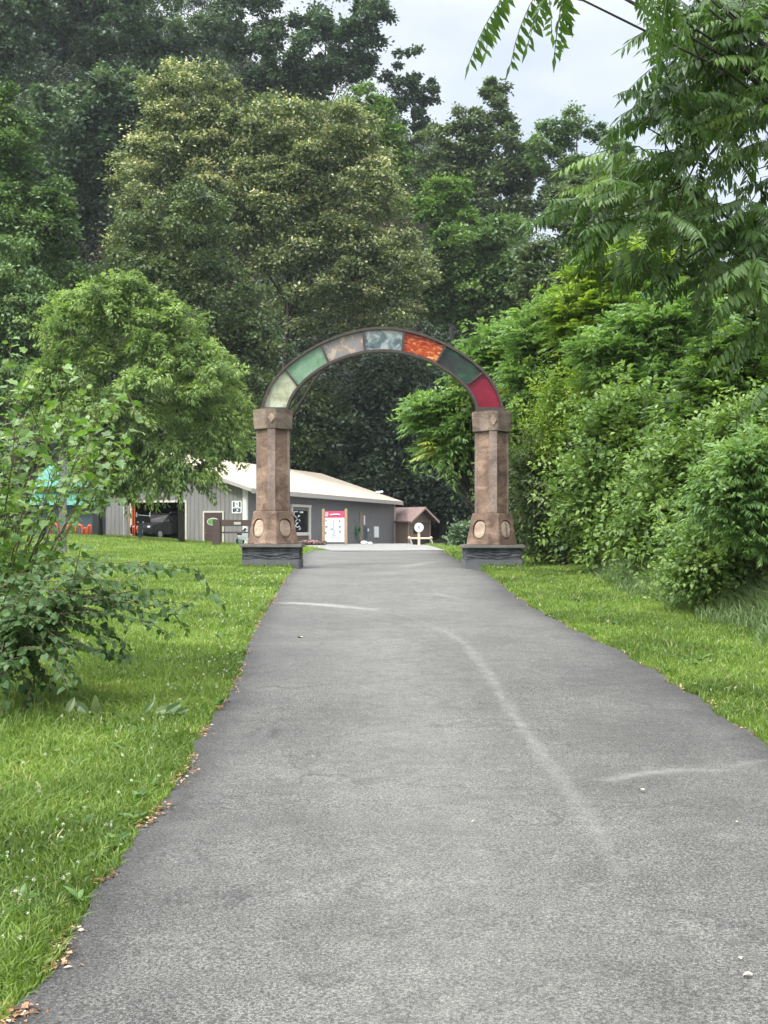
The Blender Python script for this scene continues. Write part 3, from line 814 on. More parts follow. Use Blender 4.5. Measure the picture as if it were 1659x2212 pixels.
# ---- lawn tree at the left
T('maple_tree', 'pale yellow-green tree on the lawn in front of the grey building', [(215, 680, 95, 65), (270, 660, 75, 45), (345, 740, 100, 80), (180, 790, 80, 75), (420, 830, 95, 75), (310, 860, 150, 100), (470, 905, 66, 50), (390, 985, 110, 52), (260, 985, 90, 75), (330, 1010, 70, 40), (200, 890, 90, 80), (505, 940, 34, 34), (150, 700, 40, 60), (290, 640, 30, 40), (130, 850, 60, 70), (365, 690, 30, 45), (430, 770, 50, 40)], 66, 'lf_lawn', 820, 100, .30, shell=.62, shoot=1.4, base_px=393, base_d=68, proto='long', r0=.17, bark='bark', droop=.62, cvar=.24, upb=.7, nl=26, lean=.12, fill=.2)
T('maple_tree', 'slim dark-stemmed tree beside the teal-roofed hut', [(235, 960, 70, 55), (215, 1030, 45, 50), (270, 1040, 40, 40)], 69.5, 'lf_green', 60, 170, .24, base_px=217, base_d=70, proto='long', r0=.17, droop=.8)


# ---- pinnate trees: whorls of fronds on bough ends
def whorl_leaves(tips, dirs, per, length, spread=1.0, droop=.35, up=.4):
    n = len(tips) * per
    ti = np.repeat(np.arange(len(tips)), per)
    ang = rng.uniform(0, 2 * np.pi, n)
    rad = np.stack([np.cos(ang), np.sin(ang), rng.uniform(-.25, up, n)], 1)
    ax = unit(rad * spread + dirs[ti] * .8 + np.array([0, 0, -droop * .4]))
    nrm = unit(np.array([0, 0, 1.]) + rng.normal(0, .22, (n, 3)))
    pos = tips[ti] - dirs[ti] * (rng.random(n) * .35 * length)[:, None] + rng.normal(0, .02, (n, 3))
    return pos, ax, nrm, length * rng.uniform(.7, 1.2, n), ti


def pinnate(name, label, ells, d, ntip, per, length, mat='lf_sumac', base_px=None, base_d=None, r0=.06, group=None, proto='frond_far', yellow=.04, extra=None, cat='tree', back=.55, cvar=.2, mass=170):
    C, _ = ell_clumps(ells, d, int(ntip * 1.7), back, .45); length = length * .92
    C[:, 2] = np.maximum(C[:, 2], ground(C[:, 0], C[:, 1]) + .4)
    cx = float(np.mean([e[0] for e in ells])) if base_px is None else base_px
    bd = base_d or d
    bx = (cx - CX) / F * bd; b = np.array([bx, bd, gz(bx, bd)])
    root = empty(name, b, 0, label, cat, group)
    C = C - b
    hub = np.array([C[:, 0].mean() * .6, C[:, 1].mean() * .6, C[:, 2].mean() * .55])
    dirs = unit(C - hub + np.array([0, 0, .3]))
    pos, ax, nr, sz, ti = whorl_leaves(C, dirs, per, length)
    ct = .48 + rng.normal(0, cvar, len(C))
    tone = np.clip(ct[ti] + rng.normal(0, .12, len(pos)), 0, .9)
    yl = rng.random(len(C)) < yellow
    tone = np.where(yl[ti] & (rng.random(len(pos)) < .6), rng.uniform(.95, 1, len(pos)), tone)
    scatter('crown', proto, pos, ax, nr, sz, tone, M[mat], root)
    if mass:
        C2, _ = ell_clumps(ells, d, mass, .5, .25)
        C2[:, 2] = np.maximum(C2[:, 2], ground(C2[:, 0], C2[:, 1]) + .3)
        p2, a2, n2, s2, t2 = shoot_leaves(C2 - b, None, C2.mean(0) - b - [0, 0, .5], 40, length * .3, length * 1.1, .45, .2)
        scatter('foliage', 'long', p2, a2, n2, s2, np.clip(t2, 0, .9), M[mat], root)
    g = Geo()
    nst = 3
    stems = [np.array([rng.normal(0, .25), rng.normal(0, .25), 0]) for _ in range(nst)]
    for k, s in enumerate(stems):
        g.tube([s - [0, 0, .2], s * .6 + hub * .4 + rng.normal(0, .1, 3), hub * .95 + rng.normal(0, .35, 3)], [r0, r0 * .75, r0 * .5], 7)
    for q in range(len(C)):
        e = C[q]; s = stems[q % nst] * .4 + hub * rng.uniform(.5, 1)
        g.tube([s, s + (e - s) * .55 + rng.normal(0, .12, 3) - [0, 0, .1], e], [r0 * .45, r0 * .3, r0 * .14], 5, False)
    g.build('trunk', M['bark_dark'], root, smooth=True)
    return root


G_S = 'sumac thicket on the right of the path'
P = pinnate
P('sumac_tree', 'sumac rising behind the arch beside its red panel, with yellow frond tips', [(1085, 760, 75, 55), (1030, 790, 50, 45), (1130, 830, 80, 60)], 37, 60, 9, .78, group=G_S, yellow=.1)
P('sumac_tree', 'sumac whose fronds reach left into the arch opening', [(935, 895, 60, 35), (975, 950, 60, 45), (1010, 890, 45, 50)], 39, 34, 9, .85, base_px=1085, group=G_S, yellow=.14)
P('sumac_tree', 'sumac directly above and right of the right pillar capital', [(1190, 720, 105, 75), (1165, 830, 100, 80), (1260, 800, 90, 80)], 34, 95, 9, .72, group=G_S)
P('sumac_tree', 'tallest sumac, with bright yellow-green tops under the overhanging tree', [(1330, 590, 110, 65), (1275, 680, 110, 75), (1390, 660, 110, 80)], 31, 110, 9, .66, mat='lf_yellow', group=G_S, yellow=.06)
P('sumac_tree', 'broad deep-green sumac below the overhanging tree', [(1460, 710, 120, 90), (1400, 820, 120, 90), (1330, 770, 90, 80)], 28, 120, 9, .62, group=G_S, yellow=.02)
P('sumac_tree', 'dark sumac at the right edge of the thicket under the shade', [(1590, 820, 110, 110), (1530, 940, 110, 100), (1640, 960, 80, 100)], 23, 120, 9, .55, mat='lf_heaven', group=G_S, yellow=.0)
P('sumac_tree', 'sumac behind the right pillar shaft', [(1140, 930, 80, 90), (1130, 1040, 70, 80), (1190, 980, 70, 70)], 37, 70, 9, .75, group=G_S, yellow=.02)
P('sumac_tree', 'young feathery sumac at the right edge in front of the shrubs', [(1615, 1010, 60, 55), (1590, 1090, 70, 60), (1640, 1110, 60, 90)], 15.5, 40, 8, .5, proto='frond_near', base_px=1672, base_d=17, group=G_S, yellow=0, r0=.012, mass=90)

# broadleaf shrubs under and between the sumacs
G_B = 'shrubs along the right verge'
B = lambda *a, **k: T(*a, cat='shrub', group=G_B, part='foliage', r0=k.pop('r0', .05), **k)
B('shrub', 'upright yellow-green shrub with pale spiky top beside the right pillar', [(1255, 905, 45, 80), (1215, 950, 50, 60), (1275, 990, 60, 70), (1195, 880, 20, 45)], 29, 'lf_yellow', 330, 46, .11, proto='long', droop=.1, shoot=1.0)
B('shrub', 'low dark shrub on the grass right of the right pillar', [(1225, 1110, 95, 75), (1275, 1165, 85, 48), (1200, 1050, 80, 70), (1290, 1090, 60, 60)], 29.5, 'lf_olive', 620, 44, .12, shoot=1.0)
B('shrub', 'dark shrub directly behind the right pillar base', [(1140, 1140, 60, 55), (1120, 1090, 60, 60)], 36, 'lf_green', 220, 44, .15, shoot=1.0)
B('shrub', 'tangled vine-covered shrub filling the middle of the thicket', [(1370, 990, 105, 120), (1340, 1090, 100, 100), (1440, 1070, 95, 95)], 25.5, 'lf_verge', 800, 42, .15, shoot=1.05, cvar=.25)
B('shrub', 'leafy shrub climbing under the dark sumac near the right edge', [(1510, 1060, 100, 100), (1480, 1140, 110, 65), (1590, 1000, 70, 90)], 21.5, 'lf_verge', 800, 42, .13, shoot=.95, cvar=.24)
B('shrub', 'low ragged shrub at the right edge overhanging the grass', [(1620, 1215, 85, 85), (1640, 1120, 70, 90), (1560, 1225, 70, 60)], 17, 'lf_verge', 700, 42, .095, shoot=.8, cvar=.25)
B('shrub', 'tall dark shrub closing the gap behind the thicket', [(1300, 880, 130, 110), (1450, 900, 130, 120), (1560, 700, 140, 140), (1420, 600, 130, 110)], 34, 'lf_olive', 420, 170, .15, rscale=.7, r0=.12)
B('shrub', 'dark undergrowth shrub between the right pillar and the shed', [(1090, 1150, 60, 35), (1030, 1160, 50, 28)], 60, 'lf_dark', 200, 40, .22, shoot=.9)


# ---- overhanging pinnate tree at the upper right
def heaven():
    d0 = 9.4
    base = np.array([4.35, 10.6, 0]); base[2] = gz(base[0], base[1])
    root = empty('tree_of_heaven', base, 0, 'overhanging tree with long drooping feathery fronds filling the upper right corner', 'tree')
    tips = [(1480, 30, 8.6), (1425, 130, 8.8), (1455, 185, 9), (1400, 250, 9.2), (1330, 320, 9.4), (1300, 390, 9.2), (1330, 470, 9), (1400, 540, 9.3), (1490, 470, 9.2),
            (1500, 320, 9.4), (1560, 210, 9), (1560, 90, 9.2), (1630, 40, 9), (1630, 300, 9.4), (1610, 430, 9.2), (1560, 560, 9.6), (1640, 610, 9.2), (1500, 610, 9.6), (1650, 700, 9.4),
            (1672, 830, 9.1), (1690, 480, 9.2), (1700, 180, 9.3), (1430, 420, 9.6), (1520, 400, 9.9), (1590, 330, 10), (1650, 520, 10.2), (1560, 470, 10.3), (1480, 230, 10), (1610, 150, 10.2),
            (1540, 20, 9.8), (1700, 20, 9.6), (1700, 680, 9.7), (1470, 380, 10.2), (1390, 350, 9.9), (1660, 380, 9.7), (1570, 260, 9.7), (1500, 130, 9.7), (1350, 400, 9), (1250, 440, 9.3), (1270, 500, 9.4), (1450, 330, 9.1), (1380, 200, 9), (1530, 270, 9.2), (1610, 230, 9.1), (1580, 500, 9.3), (1540, 440, 9.5), (1620, 560, 9), (1450, 560, 9.4), (1350, 540, 9.6), (1650, 120, 9), (1590, 20, 9), (1500, 60, 9.4), (1550, 150, 9.6), (1420, 460, 9)] + [(float(rng.uniform(1480, 1700)), float(rng.uniform(-20, 260)), float(rng.uniform(9.2, 11.5))) for _ in range(34)] + [(float(rng.uniform(1520, 1700)), float(rng.uniform(450, 640)), float(rng.uniform(9.8, 11.5))) for _ in range(10)]
    tp = np.array([at(*t) for t in tips]) - base
    hub = at(1900, 420, 10.2) - base
    dirs = unit((tp - hub) * np.array([1, .6, .6]) + np.array([-.2, 0, .1]))
    pos, ax, nr, sz, ti = whorl_leaves(tp, dirs, 8, .44, .9, .45, .2)
    # hanging fronds along the top edge of the view
    hang = np.array([at(*t) for t in ((1112, -40, 8.0), (1190, -62, 8.1), (1240, -72, 8.2), (1345, -95, 8.0), (1405, -90, 8.2), (1150, -90, 8.3), (1440, -50, 8.3))]) - base
    hd = unit(np.array([(-.75, .05, -1), (-.5, 0, -.8), (-.45, .1, -.9), (.1, 0, -1), (.5, 0, -.8), (.3, .1, -1), (-.2, 0, -1)]))
    rep = 2
    pos = np.concatenate([pos] + [hang + rng.normal(0, .04, hang.shape) for _ in range(rep)])
    ax = np.concatenate([ax] + [unit(hd + rng.normal(0, .14, hd.shape)) for _ in range(rep)])
    nr = np.concatenate([nr] + [unit(np.array([[-.3, -.8, .55]]) + rng.normal(0, .15, hd.shape)) for _ in range(rep)])
    sz = np.concatenate([sz, rng.uniform(.48, .56, rep * len(hang))])
    ct = .42 + rng.normal(0, .16, len(tp) + 1)
    ti = np.concatenate([ti, np.full(rep * len(hang), len(tp))])
    tone = np.clip(ct[ti] + rng.normal(0, .12, len(pos)), 0, .9)
    scatter('crown', 'frond_near', pos, ax, nr, sz, tone, M['lf_heaven'], root)
    # small dense inner leaves
    g = Geo()
    top = at(1880, -260, 10.4) - base
    g.tube([(0, 0, -.3), (.1, 0, 1.2), (.05, -.1, 2.6), (0, -.2, 4.2), top], [.17, .14, .12, .09, .05], 10)
    nodes_ = [at(*t) - base for t in ((1740, 60, 9.8), (1640, 190, 9.7), (1560, 300, 9.6), (1700, 330, 10), (1480, 400, 9.6), (1660, 480, 9.9), (1540, 520, 9.7), (1720, 640, 9.6), (1600, 60, 9.8))]
    for e in nodes_:
        z = np.clip(e[2] - rng.uniform(.5, 1.1), .8, 5.2); s = np.array([.05, -.1, z]); L = e - s
        g.tube([s, s + L * .3 + [0, 0, -.10], s + L * .62 + rng.normal(0, .07, 3) + [0, 0, -.06], e], [.032, .024, .016, .009], 7, False)
    for e in tp:
        s = min(nodes_, key=lambda n_: np.linalg.norm(n_ - e) + 2 * max(0, e[0] - n_[0])); L = e - s
        g.tube([s, s + L * .35 + rng.normal(0, .06, 3) + [0, 0, .05], s + L * .7 + rng.normal(0, .05, 3) + [0, 0, .05], e], [.009, .007, .005, .003], 5, False)
    for q in range(len(hang)):
        e = hang[q]; s = np.array([0, -.2, 4.3])
        g.tube([s, s + (e - s) * .5 + [0, 0, .25], e + [0, 0, .1], e], [.016, .011, .007, .004], 6, False)
    g.build('trunk', M['bark_dark'], root, smooth=True)


heaven()


# ---- left foreground shrubs
def branch_shrub(name, label, base, branches, leaf, size, step, mat, tonebias=0, twig=.35, bark='twig', ntw=4, r0=.012, droop=.5):
    """branches: lists of (px, py, d) points; leaves alternate along each bough and its side twigs"""
    root = empty(name, base, 0, label, 'shrub')
    b = np.array(base); g = Geo()
    Ps, Ax, Tn = [], [], []
    for br in branches:
        pts = np.array([at(*p) for p in br]) - b
        seg = np.linalg.norm(np.diff(pts, axis=0), axis=1); cum = np.concatenate([[0], np.cumsum(seg)])
        L = cum[-1]; s = np.linspace(0, L, max(8, int(L / .06)))
        line = np.stack([np.interp(s, cum, pts[:, k]) for k in range(3)], 1)
        # soften the polyline
        for _ in range(3): line[1:-1] = (line[:-2] + 2 * line[1:-1] + line[2:]) / 4
        line[1:] += rng.normal(0, .006, line[1:].shape)
        g.tube(line, list(np.linspace(r0, .002, len(line))), 6, False)
        tws = [line]
        for k in range(ntw):
            i0 = rng.integers(len(line) // 4, len(line)); t = line[min(i0 + 1, len(line) - 1)] - line[i0 - 1]
            dr = unit(unit(t) + rng.normal(0, .75, 3) + [0, -.1, .1]); tl = twig * rng.uniform(.5, 1.2)
            q = np.linspace(0, 1, 9)[:, None]
            tw = line[i0] + dr * q * tl + np.array([0, 0, -.12]) * q * q * tl
            g.tube(tw, list(np.linspace(.005, .0015, 9)), 5, False); tws.append(tw)
        for tw in tws:
            ln = np.linalg.norm(np.diff(tw, axis=0), axis=1).sum(); n = max(2, int(ln / step))
            i = np.linspace(.18 if tw is line else .1, 1, n) * (len(tw) - 1); i0 = np.clip(i.astype(int), 0, len(tw) - 2)
            p = tw[i0] + (tw[i0 + 1] - tw[i0]) * (i - i0)[:, None]; t = unit(tw[i0 + 1] - tw[i0])
            side = unit(np.cross(t, [0, 0, 1])) * np.where(np.arange(n) % 2 == 0, 1, -1)[:, None]
            a = unit(t * .5 + side * .9 + rng.normal(0, .35, (n, 3)) + np.array([0, 0, -droop]))
            Ps.append(p + a * .02); Ax.append(a); Tn.append(np.clip(rng.normal(.5 + tonebias, .2, n), 0, 1))
    Ps = np.concatenate(Ps); Ax = np.concatenate(Ax); Tn = np.concatenate(Tn)
    nr = unit(np.array([0, -.15, .9]) + rng.normal(0, .4, Ps.shape))
    scatter('foliage', leaf, Ps, Ax, nr, size * rng.uniform(.55, 1.25, len(Ps)), Tn, M[mat], root)
    g.build('stem', M[bark], root, smooth=True)
    return root


D1 = 11.0
sb = (-3.75, D1, gz(-3.75, D1))
br = []
for px, py in ((20, 740), (60, 760), (140, 775), (190, 830), (240, 850), (300, 900), (270, 960), (240, 910), (160, 900), (110, 850), (40, 830), (10, 900), (40, 960), (190, 960), (275, 990), (20, 1020), (10, 1140), (200, 940), (-20, 960), (-10, 1100), (-20, 820), (110, 930), (50, 900), (-10, 1060), (10, 1080), (235, 1085), (-30, 1180), (30, 1190), (180, 890), (90, 880)):
    dd = rng.uniform(10.2, 12)
    br.append([(-40 + rng.normal(0, 15), 1430, D1), (-20 + px * .25, 1300 + .15 * (py - 1000), (D1 + dd) / 2), (px * .7, py * .55 + 1250 * .45 - 40, dd), (px, py, dd)])
branch_shrub('mulberry_shrub', 'tall leafy shrub with light green lobed leaves at the left edge', sb, br, 'lobed', .092, .065, 'lf_shrub', .12, ntw=6, twig=.42)
br = []
for px, py in ((380, 1225), (330, 1215), (375, 1308), (320, 1330), (260, 1400), (270, 1260), (200, 1240), (220, 1370), (150, 1290), (170, 1330), (120, 1230), (90, 1290), (60, 1340), (100, 1370), (30, 1250), (10, 1320), (60, 1400), (300, 1290), (180, 1210), (240, 1300), (140, 1390), (10, 1400), (110, 1330), (-10, 1220), (70, 1240), (40, 1420), (220, 1200), (20, 1470), (80, 1450), (130, 1430), (170, 1400), (-10, 1500), (60, 1500), (110, 1490), (345, 1318), (350, 1232), (290, 1345), (10, 1540), (150, 1470)):
    dd = rng.uniform(9, 10.4)
    br.append([(-70, 1460, 9.9), (-40 + .2 * px, 1390 + .15 * (py - 1300), 9.8), (px * .55, py * .7 + 1300 * .3 - 25, dd), (px + 40 * max(0, px) / 380, py, dd)])
branch_shrub('honeysuckle_shrub', 'low dark-leaved shrub with arching boughs beneath the light green shrub', (-3.3, 9.9, gz(-3.3, 9.9)), br, 'heart', .064, .036, 'lf_shrubdark', 0, ntw=5, twig=.34)


def milkweed():
    x, y = unproj(72, 1535); b = np.array([x, y, gz(x, y)])
    root = empty('milkweed_plant', b, 0, 'upright milkweed stalk with broad paired leaves in front of the dark shrub', 'plant')
    g = Geo(); top = at(85, 1265, y - .05) - b
    g.tube([(0, 0, -.05), (.01, 0, top[2] * .5), top], [.009, .008, .005], 7)
    g.build('stem', M['stem_green'], root, smooth=True)
    Ps, Ax = [], []
    for k, t in enumerate(np.linspace(.22, 1, 9)):
        a = k * 1.57 + .4
        for s in (0, math.pi):
            Ps.append(top * t); Ax.append([math.cos(a + s), math.sin(a + s), .35 + .5 * t])
    n = len(Ps)
    scatter('foliage', 'oval', np.array(Ps), np.array(Ax, float), unit(np.array([0, 0, 1]) + rng.normal(0, .2, (n, 3))), rng.uniform(.15, .22, n), rng.uniform(.2, .6, n), M['milkweed'], root, .9)
    # the stalk lying on the grass
    p0 = unproj(200, 1556); p1 = unproj(385, 1556)
    A = np.array([p0[0], p0[1], gz(*p0) + .055]); Bv = np.array([p1[0], p1[1], gz(*p1) + .06])
    root = empty('milkweed_plant', A, 0, 'fallen milkweed stalk lying on the grass with curled pale leaves', 'plant')
    g = Geo(); dv = Bv - A
    g.tube([(0, 0, 0), dv * .3 + [0, 0, -.005], dv * .6 + [0, 0, -.015], dv], [.008, .007, .006, .004], 7)
    g.build('stem', M['stem_green'], root, smooth=True)
    Ps = [dv * -.3 + [0, 0, .0], dv * -.05, dv * .02, dv * .1, dv * .22, dv * .3, dv * .36, dv * .6, dv * .66, dv * .72, dv * .85, dv * .97, dv * .9]
    Ax = [(.3, .1, .7), (-.7, .3, .5), (.2, -.4, 1), (-.35, .4, .7), (.3, -.7, .1), (.5, -.4, -.35), (.6, -.2, -.4), (.75, .1, .9), (.3, .5, .8), (.7, .3, .2), (.8, .1, .5), (.9, -.1, .3), (.3, -.6, .1)]
    n = len(Ps)
    scatter('foliage', 'oval', np.array(Ps), np.array(Ax, float), unit(np.array([[.3, -.9, .3]]) + rng.normal(0, .4, (n, 3))), rng.uniform(.11, .17, n), rng.choice([.15, .25, .35, .45, .6, .8], n), M['milkweed'], root, .95)


milkweed()

# ---- tall grass and weeds
def tall():
    n = 210000
    x = rng.uniform(2.5, 9, n); y = rng.uniform(13, 30, n)
    edge_ = np.interp(y, [13, 16, 18, 21, 25, 28, 30], [4.3, 4.35, 4.2, 4.1, 4.35, 4.9, 5.2])
    k = (x > edge_ + .5 * (hash2(x, y, 2.3) - .5)) & (rng.random(n) < np.clip(.25 + (x - edge_) * .9, 0, 1))
    x, y = x[k], y[k]; e = np.interp(y, [13, 16, 18, 21, 25, 28, 30], [4.3, 4.35, 4.2, 4.1, 4.35, 4.9, 5.2])
    h = (.22 + .78 * np.clip((x - e) / 1.3, 0, 1)) * rng.uniform(.5, 1.15, len(x))
    tag(blades('tall_grass', x, y, h, rng.uniform(.010, .022, len(x)), rng.uniform(.2, .9, len(x)), np.clip(rng.normal(.36, .2, len(x)) , 0, 1), M['tallgrass']), kind='stuff')
    # lusher tufts round the left shrub, and at the plinths
    n = 9000
    x = rng.uniform(-4.6, -2.0, n); y = rng.uniform(6.6, 11.5, n)
    dd = np.hypot((x + 3.35) / 1.05, (y - 9.0) / 1.9)
    k = dd < 1 + .2 * hash2(x, y, 6)
    x, y, dd = x[k], y[k], dd[k]
    tag(blades('long_grass', x, y, (.11 + .16 * np.clip(1 - dd, 0, 1)) * rng.uniform(.6, 1.3, len(x)), rng.uniform(.005, .010, len(x)), rng.uniform(.3, 1.2, len(x)), np.clip(rng.normal(.28, .15, len(x)), 0, 1), M['grass']), kind='stuff')
    xs_, ys_ = [], []
    for cx, cy in ((-2.58, 28.4), (2.48, 28.4)):
        m = 1400; t = rng.integers(0, 4, m); u = rng.uniform(-.8, .8, m); o = .69 + np.abs(rng.normal(0, .07, m))
        xs_.append(cx + np.where(t == 0, -o, np.where(t == 1, o, u))); ys_.append(cy + np.where(t == 2, -o, np.where(t == 3, o, u)))
    x = np.concatenate(xs_); y = np.concatenate(ys_)
    k = ~paved(x, y); x, y = x[k], y[k]
    tag(blades('grass_tufts', x, y, rng.uniform(.08, .22, len(x)), rng.uniform(.01, .018, len(x)), rng.uniform(.2, .9, len(x)), np.clip(rng.normal(.4, .15, len(x)), 0, 1), M['grass']), kind='stuff')


tall()

# clover heads and leaf litter: ground cover
def small_cover():
    n = 260
    y = 4 + 22 * rng.random(n) ** 1.3; l, r = edges(y)
    x = l - .08 - np.abs(rng.normal(0, .55, n))
    rgt = rng.random(n) < .22
    x = np.where(rgt, r + .15 + 2 * rng.random(n), x); y = np.where(rgt, y + 6, y)
    k = ~paved(x, y); x, y = x[k], y[k]
    m = 14; ci = np.repeat(np.arange(len(x)), m)
    c = np.stack([x, y, ground(x, y) + rng.uniform(.06, .11, len(x))], 1)
    u = rdir(len(ci)); sz = .006 + .0004 * c[ci, 1]
    tag(scatter('clover_flowers', 'long', c[ci] + u * (sz * .25)[:, None], u, rdir(len(ci)), sz, rng.random(len(ci)), M['clover']), 'small white clover heads scattered in the grass beside the path', 'clover', kind='stuff')
    n = 900
    y = 3.2 + 24 * rng.random(n) ** 1.5; x = rng.uniform(-.36, .36, n) * y - .3
    k = ~paved(x, y) & (hash2(x, y, 2.6) > .42); x, y = x[k], y[k]
    m = 7; ci = np.repeat(np.arange(len(x)), m); a = rng.uniform(0, 2 * np.pi, len(ci))
    pos = np.stack([x, y, ground(x, y) + .03], 1)[ci]
    tag(scatter('lawn_weeds', 'oval', pos, np.stack([np.cos(a), np.sin(a), rng.uniform(.2, 1.1, len(ci))], 1), unit(np.array([0, 0, 1.]) + rng.normal(0, .3, (len(ci), 3))), rng.uniform(.04, .10, len(ci)), np.clip(rng.normal(.4, .2, len(ci)), 0, 1), M['lf_shrub']), kind='stuff')
    n = 5000
    y = 3 + 26 * rng.random(n) ** 2.0; l, r = edges(y)
    x = l + rng.normal(.01, .03, n)
    rgt = rng.random(n) < .3
    x = np.where(rgt, r + rng.normal(0, .025, n), x)
    clump = hash2(y, y * .3, 6.) > .48
    x, y = x[clump], y[clump]; n = len(x)
    pos = np.stack([x, y, ground(x, y) + .03 + .012 * rng.random(n)], 1)
    tag(scatter('leaf_litter', 'card', pos, rdir(n) * [1, 1, .25], unit(np.array([0, 0, 1]) + rng.normal(0, .35, (n, 3))), rng.uniform(.008, .034, n) , rng.random(n) ** 1.3, M['litter']), 'brown dry leaf crumbs along both edges of the path', 'leaf litter', kind='stuff')


small_cover()

# single fallen leaves on the path
def leaf_on_path(px, py, s, rz, label):
    x, y = unproj(px, py)
    v, fs = PROTO['oval']
    v = v * s * np.array([1.5, 1, 1.2]); v[:, 2] = v[:, 2] + .008 + .2 * np.abs(v[:, 0])
    o = mesh_np('fallen_leaf', v - [0, s / 2, 0], [len(f) for f in fs], np.concatenate([np.array(f) for f in fs]), M['paleleaf'])
    o.location = (x, y, gz(x, y) + .024); o.rotation_euler = (0, 0, rz)
    tag(o, label, 'leaf', 'pale leaves fallen on the path')


leaf_on_path(1385, 1717, .045, .6, 'pale curled leaf below the faint light streak on the right half of the path')
leaf_on_path(1615, 2124, .036, 1.4, 'pale flat leaf nearest the lower right corner of the path')
leaf_on_path(1597, 2087, .028, .2, 'tiny pale leaf just above the flat leaf in the lower right corner')
leaf_on_path(1590, 1788, .022, .9, 'tiny pale leaf near the right edge, farther up than the corner leaves')
leaf_on_path(648, 1382, .07, 1.2, 'pale leaf on the left half of the path below the white streak')
leaf_on_path(1022, 1787, .022, 2, 'tiny pale speck of leaf in the middle of the path')

# ------------------------------------------------------------------ the archway
AY = 28.4; S = 1 / (F / AY)          # metres per photo pixel at the gate


def octo(cx, cy, n, w, z):
    """square turned 45 degrees with chamfered corners: narrow face n to the front, wide faces w on the diagonals"""
    a = n / 2; c = a + w * .7071
    return [(cx - a, cy - c, z), (cx + a, cy - c, z), (cx + c, cy - a, z), (cx + c, cy + a, z), (cx + a, cy + c, z), (cx - a, cy + c, z), (cx - c, cy + a, z), (cx - c, cy - a, z)]


